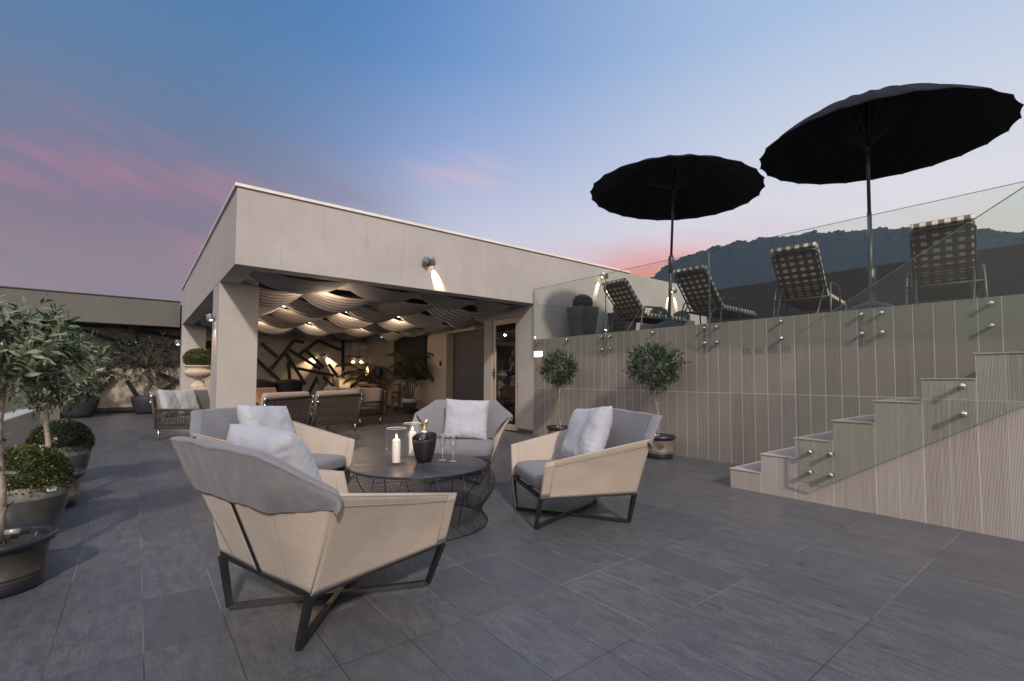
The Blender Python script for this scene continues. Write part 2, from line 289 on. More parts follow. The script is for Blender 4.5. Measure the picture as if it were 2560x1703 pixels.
def slate():
    m=bpy.data.materials.new('slate_brick'); m.use_nodes=True; N=NT(m.node_tree)
    v=N.n('ShaderNodeTexCoord').outputs['Object']; s=N.n('ShaderNodeSeparateXYZ',i_0=v)
    q=N.n('ShaderNodeCombineXYZ',i_0=s.outputs[1],i_1=s.outputs[2])
    b=N.n('ShaderNodeTexBrick',i_Vector=q,i_Scale=1.,i_Color1=(.006,.0055,.010,1),i_Color2=(.013,.012,.019,1),i_Mortar=(.008,.008,.010,1))
    b.inputs['Mortar Size'].default_value=.006; b.inputs['Brick Width'].default_value=.3; b.inputs['Row Height'].default_value=.05
    bu=N.n('ShaderNodeBump',i_Strength=.6,i_Distance=.02,i_Height=b.outputs['Fac']); bu.invert=True
    p=N.n('ShaderNodeBsdfPrincipled',i_Base_Color=b.outputs[0],i_Roughness=.8,i_Normal=bu)
    N.n('ShaderNodeOutputMaterial',i_0=p); M['slate_brick']=m
slate()
def hillmat(name,a,b):
    m=bpy.data.materials.new(name); m.use_nodes=True; N=NT(m.node_tree)
    v=N.n('ShaderNodeTexCoord').outputs['Object']
    n1=N.n('ShaderNodeTexNoise',i_Vector=v,i_Scale=.12,i_Detail=8.,i_Roughness=.7)
    p=N.n('ShaderNodeBsdfPrincipled',i_Base_Color=N.mix(N.smooth(n1.outputs[0],.35,.65),a,b),i_Roughness=1.); p.inputs['Specular IOR Level'].default_value=0.
    N.n('ShaderNodeOutputMaterial',i_0=p); M[name]=m
hillmat('hill_scrub',(.007,.016,.027,1),(.012,.022,.033,1)); hillmat('hill_tree',(.006,.014,.024,1),(.010,.019,.028,1))  # blue of distance and dusk put into colour, on top of haze volume
# ------------------------------------------------------------------ mesh builder
class MB:
    def __init__(s): s.v=[]; s.f=[]; s.mi=[]; s.sm=[]; s.mats=[]; s.uv={}
    def mid(s,m):
        if m is None: return 0
        if m not in s.mats: s.mats.append(m)
        return s.mats.index(m)
    def add(s,vs,fs,m=None,smooth=False):
        o=len(s.v); s.v+= [tuple(x) for x in vs]; k=s.mid(m)
        for f in fs: s.f.append(tuple(i+o for i in f)); s.mi.append(k); s.sm.append(smooth)
        return s
    def box(s,a,b,m=None):
        x0,y0,z0=a; x1,y1,z1=b
        x0,x1=min(x0,x1),max(x0,x1); y0,y1=min(y0,y1),max(y0,y1); z0,z1=min(z0,z1),max(z0,z1)
        return s.add([(x0,y0,z0),(x1,y0,z0),(x1,y1,z0),(x0,y1,z0),(x0,y0,z1),(x1,y0,z1),(x1,y1,z1),(x0,y1,z1)],[(0,3,2,1),(4,5,6,7),(0,1,5,4),(1,2,6,5),(2,3,7,6),(3,0,4,7)],m)
    def rbox(s,a,b,r=.01,m=None,seg=2,mtx=None,smooth=True):
        bm=bmesh.new(); bmesh.ops.create_cube(bm,size=1)
        for v in bm.verts: v.co=Vector([(a[i]+b[i])/2+v.co[i]*abs(b[i]-a[i]) for i in range(3)])
        bmesh.ops.bevel(bm,geom=bm.edges[:]+bm.verts[:],offset=r,segments=seg,profile=.5,affect='EDGES')
        if mtx: bm.transform(mtx)
        bm.verts.ensure_lookup_table(); s.add([v.co[:] for v in bm.verts],[[v.index for v in f.verts] for f in bm.faces],m,smooth); bm.free(); return s
    def obox(s,c,ux,uy,uz,hx,hy,hz,m=None):
        c=Vector(c); ux,uy,uz=[Vector(u).normalized() for u in (ux,uy,uz)]
        vs=[c+ux*hx*i+uy*hy*j+uz*hz*k for k in (-1,1) for j in (-1,1) for i in (-1,1)]
        return s.add(vs,[(0,2,3,1),(4,5,7,6),(0,1,5,4),(1,3,7,5),(3,2,6,7),(2,0,4,6)],m)
    def bar(s,a,b,w,h=None,up=(0,0,1),m=None,w2=None,h2=None):
        h=w if h is None else h; w2=w if w2 is None else w2; h2=h if h2 is None else h2
        a,b=Vector(a),Vector(b); d=(b-a).normalized(); up=Vector(up)
        if abs(d.dot(up))>.98: up=Vector((1,0,0))
        x=d.cross(up).normalized(); y=x.cross(d)
        vs=[a+x*i*w/2+y*j*h/2 for i,j in ((-1,-1),(1,-1),(1,1),(-1,1))]+[b+x*i*w2/2+y*j*h2/2 for i,j in ((-1,-1),(1,-1),(1,1),(-1,1))]
        return s.add(vs,[(3,2,1,0),(4,5,6,7),(0,1,5,4),(1,2,6,5),(2,3,7,6),(3,0,4,7)],m)
    def tube(s,pts,r,n=8,m=None,closed=False,cap=True):
        pts=[Vector(p) for p in pts]; k=len(pts); rr=r if isinstance(r,(list,tuple)) else [r]*k
        vs=[]; px=None
        for i,p in enumerate(pts):
            if closed: d=(pts[(i+1)%k]-pts[i-1])
            else: d=(pts[min(i+1,k-1)]-pts[max(i-1,0)])
            d.normalize()
            if px is None:
                px=d.orthogonal().normalized()
            px=(px-d*px.dot(d)).normalized(); py=d.cross(px)
            for j in range(n):
                t=2*math.pi*j/n; vs.append(p+(px*math.cos(t)+py*math.sin(t))*rr[i])
        fs=[]
        for i in range(k if closed else k-1):
            for j in range(n):
                a=i*n+j; b=i*n+(j+1)%n; c=((i+1)%k)*n+(j+1)%n; d=((i+1)%k)*n+j; fs.append((a,b,c,d))
        if cap and not closed: fs.append(tuple(range(n))[::-1]); fs.append(tuple((k-1)*n+j for j in range(n)))
        return s.add(vs,fs,m,True)
    def lathe(s,prof,c=(0,0,0),n=32,m=None,smooth=True,flute=None):
        vs=[]; 
        for i,(r,z) in enumerate(prof):
            for j in range(n):
                t=2*math.pi*j/n; q=r
                if flute and flute[0]<=i<=flute[1]: q=r*(1+flute[3]*abs(math.sin(t*flute[2]/2)))
                vs.append((c[0]+q*math.cos(t),c[1]+q*math.sin(t),c[2]+z))
        fs=[(i*n+j,i*n+(j+1)%n,(i+1)*n+(j+1)%n,(i+1)*n+j) for i in range(len(prof)-1) for j in range(n)]
        return s.add(vs,fs,m,smooth)
    def prism(s,poly,h,ax=2,o=0.,m=None):
        # poly 2d points extruded along axis ax from o to o+h
        def P(p,t): 
            q=list(p); q.insert(ax,t); return tuple(q)
        n=len(poly); vs=[P(p,o) for p in poly]+[P(p,o+h) for p in poly]
        fs=[tuple(range(n))[::-1],tuple(range(n,2*n))]+[(i,(i+1)%n,n+(i+1)%n,n+i) for i in range(n)]
        return s.add(vs,fs,m)
    def grid(s,fn,nu,nv,m=None,smooth=True,uvf=None,closed=False):
        vs=[fn(i/nu,j/nv) for j in range(nv+1) for i in range(nu+1)]
        o=len(s.v)
        fs=[(j*(nu+1)+i,j*(nu+1)+i+1,(j+1)*(nu+1)+i+1,(j+1)*(nu+1)+i) for j in range(nv) for i in range(nu)]
        if uvf:
            for j in range(nv+1):
                for i in range(nu+1): s.uv[o+j*(nu+1)+i]=uvf(i/nu,j/nv)
        return s.add(vs,fs,m,smooth)
    def xf(s,M4):
        s.v=[tuple(M4@Vector(v)) for v in s.v]; return s
    def build(s,name,m=None,parent=None,solid=0.,fix=True,bevel=0.):
        me=bpy.data.meshes.new(name); me.from_pydata(s.v,[],s.f)
        if s.mats:
            for k in s.mats: me.materials.append(M[k])
            me.polygons.foreach_set('material_index',s.mi)
        else: me.materials.append(M[m])
        me.polygons.foreach_set('use_smooth',s.sm)
        if s.uv:
            ul=me.uv_layers.new(name='UVMap')
            for l in me.loops:
                ul.data[l.index].uv=s.uv.get(l.vertex_index,(.25,.25))
        if fix:
            bm=bmesh.new(); bm.from_mesh(me); bmesh.ops.recalc_face_normals(bm,faces=bm.faces[:]); bm.to_mesh(me); bm.free()
        me.update()
        o=bpy.data.objects.new(name,me); COL.objects.link(o)
        if parent: o.parent=parent
        if solid:
            md=o.modifiers.new('thickness','SOLIDIFY'); md.thickness=solid; md.offset=0
        if bevel:
            md=o.modifiers.new('edges','BEVEL'); md.width=bevel; md.segments=2; md.limit_method='ANGLE'
        return o
def tag(o,label=None,cat=None,group=None,kind=None):
    if label: o['label']=label
    if cat: o['category']=cat
    if group: o['group']=group
    if kind: o['kind']=kind
    return o
def thing(name,label,cat,loc=(0,0,0),rz=0.,group=None):
    o=bpy.data.objects.new(name,None); COL.objects.link(o); o.location=loc; o.rotation_euler=(0,0,rz); o.empty_display_size=.1
    return tag(o,label,cat,group)
def dup(root,loc=None,rz=None,label=None,group=None):
    def cp(o,par):
        c=o.copy(); COL.objects.link(c)
        if par: c.parent=par
        for ch in [q for q in bpy.data.objects if q.parent==o]: cp(ch,c)
        return c
    r=cp(root,None)
    if loc is not None: r.location=loc
    if rz is not None: r.rotation_euler=(0,0,rz)
    if label: r['label']=label
    if group: r['group']=group
    return r
def struct(name,mb,m): return tag(mb.build(name,m),kind='structure')
def lamp(name,typ,loc,energy,col,parent=None,size=.02,dirv=None,cone=40,blend=.6):
    l=bpy.data.lights.new(name,typ); l.energy=energy; l.color=col
    if typ=='SPOT': l.spot_size=R(cone); l.spot_blend=blend
    l.shadow_soft_size=size
    o=bpy.data.objects.new(name,l); COL.objects.link(o); o.location=loc
    if dirv is not None: o.rotation_euler=Vector(dirv).to_track_quat('-Z','Y').to_euler()
    if parent: o.parent=parent
    return o
def nz(p,s=1.,o=0.): return noise.noise(Vector((p[0]*s+o,p[1]*s-o,p[2]*s+.37*o)))
# ================================================================== SETTING
b=MB(); b.prism([(-1.25,-6),(14,-6),(14,9),(9,20.1),(-5,20.1),(-5,11.3),(-1.25,11.3)],.3,2,-.3); struct('terrace_floor',b,'floor_tiles')
b=MB(); b.box((-290,-290,-9.3),(990,990,-9)); struct('ground',b,'land')
b=MB(); b.box((6.60,-5,1.7),(13.2,7.43,1.93)); struct('upper_deck_floor',b,'deck_tiles')
# hill on the right horizon ------------------------------------------------
def pix(x,y):   # photo direction helper (only used to take bearings of the real ridge line)
    d=Vector(((x-1178.5)/1094.03,-(y-823.93)/1094.03,1.)); v=r2*d.x+u2*d.y+F*d.z; return v
ridge=[(1400,690),(1470,665),(1505,642),(1530,618),(1560,603),(1600,590),(1640,580),(1700,564),(1800,553),(1850,545),(1950,540),(2060,534),(2120,527),(2170,527),(2260,536),(2357,545),(2500,560),(2700,600),(3000,640)]
rd=[]
for x,y in ridge:
    v=pix(x,y); az=math.atan2(v.y,v.x); rd.append((az,v.z/math.hypot(v.x,v.y)))
rd.sort()
def rslope(az):
    if az<=rd[0][0]: return rd[0][1]
    for (a,s),(a2,s2) in zip(rd,rd[1:]):
        if az<=a2: return s+(s2-s)*(az-a)/(a2-a)
    return rd[-1][1]
HD=520.
def hillfn(u,v):
    az=rd[0][0]+(rd[-1][0]-rd[0][0]+.05)*u
    k=1-abs(v*1.5-1)**1.6 if v<=2/3 else (1-(v-2/3)*3*.7)
    dist=HD*(.45+.55*v*1.5) if v<=2/3 else HD*(1+.8*(v-2/3)*3)
    top=1.15+HD*rslope(az)
    h=-9+(top+9)*max(0,k)
    rough=(nz((az*40,v*9,0),1.)*2.5+nz((az*160,v*20,3),1.)*.8)*max(0,k)
    return (math.cos(az)*dist,math.sin(az)*dist,h+rough-1.5)
b=MB(); b.grid(hillfn,420,60); struct('hill',b,'hill_scrub')
b=MB()
ico=bmesh.new(); bmesh.ops.create_icosphere(ico,subdivisions=1,radius=1); icv=[v.co.copy() for v in ico.verts]; icf=[[v.index for v in f.verts] for f in ico.faces]; ico.free()
for i in range(3600):
    az=random.uniform(rd[0][0],rd[-1][0]); v=random.choice([.64,.66,.655,.65,random.uniform(.4,.66)]); 
    az0=(az-rd[0][0])/(rd[-1][0]-rd[0][0]+.05); p=Vector(hillfn(az0,v)); s=random.uniform(.7,1.4)*(2.0 if random.random()<.05 else 1)
    b.add([p+Vector((q.x*s*random.uniform(.8,1.5),q.y*s*random.uniform(.8,1.5),s*.15+q.z*s*random.uniform(.6,1.0))) for q in icv],icf,None,False)
tag(b.build('hillside_wood','hill_tree',fix=False),'wood of scrubby trees tinted dark haze blue covering the distant hill','wood',kind='stuff')
# pavilion -----------------------------------------------------------------
PAV=thing('pavilion','rendered flat roofed pavilion open on two sides with a draped ceiling','building',(0,0,0))
YF,ZB,ZT=7.43,2.706,3.79
b=MB(); b.box((1.015,YF,ZB),(14.2,YF+.3,ZT)); b.box((6.443,YF+.003,1.5),(14.2,YF+.3,ZB))
b.box((1.015,YF+.3,ZB),(1.295,17.4,ZT)); b.build('fascia','stucco',PAV,bevel=.006)
b=MB(); b.box((.985,YF-.03,ZT),(9.6,YF+.33,ZT+.045)); b.box((.985,YF+.33,ZT),(1.33,17.43,ZT+.045)); b.build('coping','coping',PAV,bevel=.004)
b=MB(); b.box((1.018,8.99,0),(1.595,9.80,ZB-.001)); b.box((1.30,9.0,ZB-.001),(1.59,9.79,3.2)); b.build('pillar','stucco',PAV,bevel=.006)
b=MB(); b.box((1.018,16.9,0),(1.606,17.397,ZB-.001)); b.box((1.30,16.91,ZB-.001),(1.6,17.39,3.2)); b.build('pillar','stucco',PAV,bevel=.006)
b=MB(); b.box((1.295,7.73,3.28),(7.9,18,3.5)); b.build('roof','dark_void',PAV)
b=MB(); b.box((1.3,7.73,2.82),(1.9,8.99,3.28)); 
# soffit boards between the swags
b=MB()
for k in range(6):
    yc=8.7+1.5*k; b.box((1.297,yc-.19,2.79),(7.64,yc+.19,2.84))
b.box((1.297,17.0,2.79),(7.64,18.0,2.84)); b.box((1.297,7.73,2.79),(7.64,7.80,2.84))
b.build('ceiling_board','ceiling_board',PAV)
# interior right wall with door recess and picture
b=MB(); XR=7.65
b.box((XR,13.04,0),(XR+.25,20.1,3.25)); b.box((XR,9.23,2.56),(XR+.25,13.04,3.25)); b.box((XR,9.23,0),(XR+.25,10.2,2.56))
b.build('inner_wall','stucco_in',PAV)
b=MB(); b.box((XR+.251,9.9,0),(XR+.32,13.3,2.7)); b.build('sliding_door','door_panel',PAV)
# door block right of the opening
b=MB(); XD=6.44
b.box((XD,8.915,0),(XD+.18,9.23,3.25)); b.box((XD,YF+.3,0),(XD+.18,7.95,3.25)); b.box((XD,7.95,2.495),(XD+.18,8.915,3.25)); b.box((XD+.18,9.05,0),(XR,9.23,3.25)); b.box((XD,YF+.006,0),(XD+.18,YF+.3,1.5)); b.box((XD,YF+.006,1.5),(XD+.0025,YF+.3,ZB-.001))
b.build('door_wall','stucco',PAV)
b=MB(); b.box((XD+.9,YF+.3,0),(XD+.95,9.05,3.25)); b.box((XD+.18,YF+.3,2.9),(XD+.9,9.05,2.95)); b.build('lobby_lining','roof_dark',PAV)
dr=MB(); x0,x1=XD+.02,XD+.075
dr.box((x0,7.955,0.02),(x1,8.065,2.49)); dr.box((x0,8.80,0.02),(x1,8.91,2.49)); dr.box((x0,8.065,2.37),(x1,8.80,2.49)); dr.box((x0,8.065,.02),(x1,8.80,.15))
dr=dr.build('glass_door','door_frame',PAV,bevel=.004)
MB().box((x0+.02,8.065,.15),(x0+.03,8.80,2.37)).build('pane','door_glass',dr)
b=MB(); b.box((x0-.012,8.83,1.13),(x0-.001,8.862,1.40)); b.bar((x0-.045,8.846,1.29),(x0-.045,8.70,1.29),.018,.02); b.bar((x0-.045,8.846,1.29),(x0-.002,8.846,1.29),.016); b.build('handle','black_metal',dr)
for z in (.25,.95,1.75,2.3): MB().bar((x0-.008,7.95,z),(x0-.008,7.95,z+.1),.018).build('hinge','black_metal',dr)
for p_,q_ in (((XD-.012,YF+.01,0),(XD-.001,7.94,.09)),((XD-.012,8.93,0),(XD-.001,9.22,.09)),((XR-.012,13.06,0),(XR-.001,19.85,.10))): MB().box(p_,q_).build('skirting','skirting',PAV)
b=MB(); b.box((XR-.05,14.3,1.10),(XR-.001,16.85,2.62)); pf=b.build('framed_picture','picture_frame'); tag(pf,'large dark framed picture hanging on the right inner wall behind the palm','picture')
MB().box((XR-.056,14.38,1.18),(XR-.051,16.77,2.54)).build('canvas','picture',pf)
b=MB(); b.box((XR-.03,13.33,1.55),(XR-.001,13.42,1.70)); tag(b.build('wall_switch','black_metal'),'small black control box on the wall beside the sliding door','switch')
# rear wall with sculptural bars
RW=thing('rear_wall','long rendered rear wall crossed by black timber bars','wall')
MB().box((-5,19.9,0),(9,20.1,3.4)).build('wall_face','stucco_in',RW)
MB().box((-4.9,19.87,0),(7.6,19.899,.14)).build('skirting','skirting',RW)
bars=[(3.628,2.44,4.194,1.94),(3.998,1.485,4.776,2.615),(4.776,2.6,5.13,2.54),(4.964,2.06,5.672,2.64),(5.672,2.64,6.631,2.29),(6.66,2.72,6.70,1.12),(5.226,2.236,5.904,1.563),(4.611,2.235,5.789,1.489),(4.486,2.09,5.21,.89),(4.579,1.77,4.661,.987),(4.888,1.52,6.337,1.23),(6.089,1.71,6.483,1.18),(5.68,1.177,5.353,.514),(5.888,1.20,6.32,.79),(3.2,2.1,4.342,.987)]
def wpt(x,y,Yp=19.9):
    v=pix(x,y); t=Yp/v.y; return (v.x*t,1.15+v.z*t)
c1=lambda x,y:(x*.2716/1.0861,(680+y*.2716)/1.0861)
for a,c in [((620,485),(1185,512)),((700,525),(1240,690)),((1262,512),(1275,650)),((1280,512),(1650,522)),((1285,545),(1650,612)),((1050,960),(820,1200)),((1170,1000),(1300,1210)),((1450,930),(1650,1012)),((1600,1020),(1480,1100)),((870,1268),(1290,1254)),((640,1120),(560,1240)),((560,1275),(640,1280)),((1880,760),(1940,640)),((1885,905),(1940,900)),((1960,1170),(1890,1290))]:
    p,q=wpt(*c1(*a)),wpt(*c1(*c)); bars.append((p[0],p[1],q[0],q[1]))
for x0_,z0_,x1_,z1_ in bars:
    d=random.uniform(.10,.15); MB().bar((x0_,19.86-d,z0_),(x1_,19.86-d,z1_),.115,.05,up=(0,1,0)).build('timber_bar','black_wood',RW)
MB().box((4.28,19.87,1.37),(4.44,19.899,1.45)).build('socket_plate','white_unit',RW)
# kitchenette niche at far right
un=MB().box((6.95,19.55,1.78),(7.62,19.898,2.62)).build('wall_cabinet','white_unit'); tag(un,'plain cream wall cabinet high up in the far right corner','cabinet')
MB().box((7.30,19.53,1.80),(7.31,19.551,2.60)).build('door_gap','skirting',un)
un=MB().box((7.0,19.2,0),(7.62,19.898,.92)).build('low_cabinet','white_unit'); tag(un,'low cream cabinet with a dark opening in the far right corner','cabinet')
MB().box((7.15,19.19,.55),(7.42,19.201,.82)).build('opening','picture_frame',un)
# swags: one mesh per bay
XS=[1.30,2.50,3.87,5.24,6.61,7.64]
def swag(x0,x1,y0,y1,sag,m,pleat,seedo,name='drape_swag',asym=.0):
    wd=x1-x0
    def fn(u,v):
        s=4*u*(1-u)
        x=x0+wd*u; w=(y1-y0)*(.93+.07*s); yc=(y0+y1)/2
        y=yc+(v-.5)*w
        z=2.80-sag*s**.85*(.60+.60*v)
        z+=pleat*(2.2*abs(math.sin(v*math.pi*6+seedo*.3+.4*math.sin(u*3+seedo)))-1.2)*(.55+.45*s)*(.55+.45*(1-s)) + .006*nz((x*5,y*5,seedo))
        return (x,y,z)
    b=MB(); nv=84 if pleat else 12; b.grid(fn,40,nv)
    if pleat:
        b.mats=[m,'drape_fold_shade']; b.mi=[1 if (int((j+.5)/84*12+seedo*.6)%2) else 0 for j in range(nv) for i in range(40)]  # pleat shading painted as dark bands along the folds
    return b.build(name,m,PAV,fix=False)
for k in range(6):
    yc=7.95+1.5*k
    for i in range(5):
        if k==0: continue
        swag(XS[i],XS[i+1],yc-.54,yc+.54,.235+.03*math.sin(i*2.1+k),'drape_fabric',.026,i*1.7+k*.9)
for x0_,x1_ in ((1.31,2.85),(2.85,4.3),(4.3,5.6),(5.6,6.43)): swag(x0_,x1_,7.82,8.48,.20,'valance_fabric',.0,1,'front_swag')
XV=[1.3,2.9,4.2,5.5,6.8,7.64]
for i in range(5): swag(XV[i],XV[i+1],16.5,17.6,.20,'valance_fabric',.0,1,'rear_swag')
# recessed downlights
for (x,y) in [(2.59,8.71),(2.59,11.70),(4.0,11.70),(5.4,11.70),(3.97,14.66),(5.41,14.66),(2.59,14.66)]:
    d=MB().lathe([(.0,-.012),(.045,-.012),(.065,-.004),(.066,.0)],(x,y,2.788),20).build('downlight','steel',PAV)
    MB().lathe([(.0,-.016),(.040,-.015),(.041,-.010)],(x,y,2.788),16).build('bulb','bulb',d)
    lamp('downlight_beam','POINT',(x,y,2.50),17,(1,.72,.48),PAV,.03)
for x,y in ((3.9,15.6),(5.6,15.6)): pass
for x in (4.72,5.96,6.95):
    b=MB(); b.grid(lambda u,v,x=x:(x-.16+.35*u,16.2+.9*u*.2,2.60+.12*u*u+.02*v),8,1)
    b.build('bright_slot','pale_emitter',PAV,solid=.004,fix=False)  # small pale emissive slot by the rear swags
# rear left building
BG=thing('rear_building','low rendered building with deep shaded porch at the far left of the terrace','building')
b=MB(); b.box((-3.25,18.0,2.71),(1.012,18.3,3.49)); b.box((1.3,18.0,2.85),(7.9,18.3,3.2)); b.build('fascia','stucco_shaded',BG)
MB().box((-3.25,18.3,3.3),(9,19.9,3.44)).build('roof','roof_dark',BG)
MB().box((-3.25,18.0,0),(-1.62,18.25,2.71)).build('front_wall','stucco_shaded',BG)
MB().box((-3.28,17.97,3.49),(1.01,18.33,3.52)).build('coping','roof_dark',BG)
# deck retaining wall ------------------------------------------------------
DW=thing('deck_wall','tall retaining wall of the upper deck clad in wood look planks','wall')
MB().box((6.44,-5,0),(6.60,YF-.002,1.955)).build('cladding','plank_wall',DW)
b=MB()
for y0 in (3.13,2.965,2.80,2.635):
    for k in range(7): 
        y=y0-.012-k*.018; b.box((6.4385,y-.003,1.485),(6.4398,y,1.585))
b.build('vent_slots','vent_brown',DW)
MB().box((6.425,7.17,1.60),(6.4398,7.40,1.705)).build('x','step_light'); o=bpy.data.objects['x']; o.name='step_light'; tag(o,'small lit white wall light at the end of the plank wall beside the door','wall light')
# staircase
ST=thing('staircase','solid staircase with plank clad stepped side rising to the upper deck','stairs')
poly=[(2.585,0)]; n=10; rise=1.93/10; yy=2.585
for k in range(1,n+1):
    poly.append((yy,rise*k)); yy-=.3215; poly.append((yy,rise*k))
poly.append((-5.,1.93)); poly.append((-5.,0))
b=MB(); b.prism(poly,1.41,0,5.03); b.build('steps','plank_stair',ST)
for k in range(1,n+1):
    y1_=2.585-.3215*(k-1); b=MB(); b.box((5.022,y1_-.3215-.002,rise*k+.0005),(6.437,y1_+.006,rise*k+.010)); b.build('tread','plank_tread',ST)
# glass balustrade on the deck wall
GB=thing('deck_balustrade','frameless glass balustrade fixed along the top of the plank wall','balustrade')
js=[7.385,5.465,3.548,1.658,-.235,-2.13]
for a,c in zip(js,js[1:]):
    MB().box((6.385,c+.009,1.60),(6.397,a-.006,2.99),'balustrade_glass').build('glass_panel','balustrade_glass',GB)
    b=MB(); b.box((6.384,c+.0075,2.99),(6.398,a-.0045,2.993)); b.box((6.384,a-.0062,1.6),(6.398,a-.0045,2.99)); b.box((6.384,c+.0075,1.6),(6.398,c+.0092,2.99)); b.build('glass_rim','glass_edge',GB)
    for yb in (a-.095,(a+c)/2,c+.09):
        for zb in (1.888,1.672):
            if abs(a-7.385)<.01 and zb<1.8 and yb>5.7: continue
            if abs(a-5.465)<.01 and zb<1.8 and 4<yb<5: continue
            q=MB(); q.lathe([(0,-.0),(.021,0),(.024,.004),(.024,.012),(.016,.013),(.016,.055),(0,.055)],(0,0,0),14); q.xf(Matrix.Translation((6.372,yb,zb))@Matrix.Rotation(R(90),4,'Y')); q.build('standoff','steel',GB)
SB=thing('stair_balustrade','frameless sloping glass balustrade bolted to the side of the staircase','balustrade')
def sg(x0,x1,poly,m,nm): MB().prism(poly,x1-x0,0,x0).build(nm,m,SB)
gp=[(1.885,.194),(1.70,.165),(.407,.969),(-1.1,1.90),(-1.1,3.46),(1.886,1.585)]
sg(4.962,4.974,gp,'balustrade_glass','glass_panel')
b=MB()
for i in range(len(gp)):
    a,c=gp[i],gp[(i+1)%len(gp)]; b.bar((4.968,a[0],a[1]),(4.968,c[0],c[1]),.0135,.004,up=(1,0,0) if 0 else (0,-(c[1]-a[1]),(c[0]-a[0])))
b.build('glass_rim','glass_edge',SB)
for yb,zb in ((1.79,.472),(1.622,.474),(1.795,.284),(1.624,.286),(.727,1.106),(.725,.893),(-.3,1.72),(-.3,1.52)):
    q=MB(); q.lathe([(0,-.0),(.022,0),(.025,.004),(.025,.012),(.017,.013),(.017,.078),(0,.078)],(0,0,0),14); q.xf(Matrix.Translation((4.951,yb,zb))@Matrix.Rotation(R(90),4,'Y')); q.build('standoff','steel',SB)
# slate wall beyond deck
SW=MB().box((13.2,-8,0),(13.6,7.6,3.765)).build('slate_wall','slate_brick'); tag(SW,'dark brick wall closing the far side of the upper deck','wall')
# low parapet at left with glass
PW=thing('parapet_wall','low rendered parapet with pale cap along the left edge','wall')
MB().box((-1.46,-3,-.3),(-1.26,11.3,.585)).build('wall_face','stucco',PW)
MB().box((-1.47,-3,.585),(-1.25,11.31,.615)).build('cap','concrete_cap',PW)
PG=thing('parapet_balustrade','clear glass panels standing on the low left parapet','balustrade')
for y0 in (-1.2,.9,3.0,5.1,7.2,9.3):
    MB().box((-1.392,y0+.01,.56),(-1.38,y0+1.9,1.30)).build('glass_panel','balustrade_glass',PG)
    MB().box((-1.393,y0+.01,1.3),(-1.379,y0+1.9,1.303)).build('glass_rim','glass_edge',PG)
# ================================================================== WALL LAMPS
def wall_lamp(label,loc,rz,angs,on,en=14.,s=1.,cone=26,tilt=(-.10,-.10)):
    """local: wall plane y=0, outward -y; heads swivel left / right"""
    t=thing('wall_lamp',label,'wall lamp',loc,rz,'twin head wall lamps')
    MB().rbox((-.05*s,-.022,-.045*s),(.05*s,0,.045*s),.004).build('back_plate','lamp_metal',t)
    for i,(a,o_) in enumerate(zip(angs,on)):
        d=Vector((math.sin(R(a)),tilt[i],-math.cos(R(a)))).normalized()
        c=Vector(((-.055 if i==0 else .055)*s,-.075*s,0))
        q=MB(); q.rbox((-.036*s,-.036*s,-.055*s),(.036*s,.036*s,.055*s),.005,mtx=Matrix.Translation(c)@d.to_track_quat('-Z','Y').to_matrix().to_4x4())
        h=q.build('lamp_head','lamp_metal',t)
        e=c+d*.0555*s; b=MB(); x=d.orthogonal().normalized(); y=d.cross(x); b.add([e+(x*math.cos(k*math.pi/8)+y*math.sin(k*math.pi/8))*.024*s for k in range(16)],[tuple(range(16))]); b.build('lens','bulb' if o_ else 'clear_lens',h)
        if o_: lamp('lamp_beam','SPOT',tuple(c+d*.062*s),en,(1,.68,.40),t,.012,d,cone,.75)
    return t
mat('clear_lens',(.3,.3,.3),.1)
wall_lamp('grey twin head wall lamp on the pavilion front with one warm beam slanting right',(3.95,7.43,3.19),0,(-32,24),(0,1),170,1.15,42,(-.25,.36))
wall_lamp('small twin head wall lamp above the tall square planter on the upper deck',(8.57,7.43,3.58),0,(-22,22),(1,1),110,1.1,27,(.30,.30))
wall_lamp('farthest twin head wall lamp behind the parasol pole on the upper deck',(11.4,7.43,3.56),0,(-20,20),(1,1),130,1.1,28,(.30,.30))
wall_lamp('twin head wall lamp glowing on the left edge of the corner pillar',(1.015,9.42,2.16),-R(90),(-12,12),(1,1),30,1.0,32,(.2,.2))
wall_lamp('twin head wall lamp at the far left end of the pavilion',(1.015,17.15,2.18),-R(90),(-12,12),(1,1),14,1.25,30,(.12,.12))
wall_lamp('twin head wall lamp on the rear wall among black timber bars',(5.87,19.86,2.10),0,(-46,40),(1,1),230,1.1,46,(.30,.30))
wall_lamp('wall lamp glowing behind the far palm in the right corner of the pavilion',(7.2,19.53,2.02),0,(-25,25),(1,1),200,1.1,50,(.25,.25))
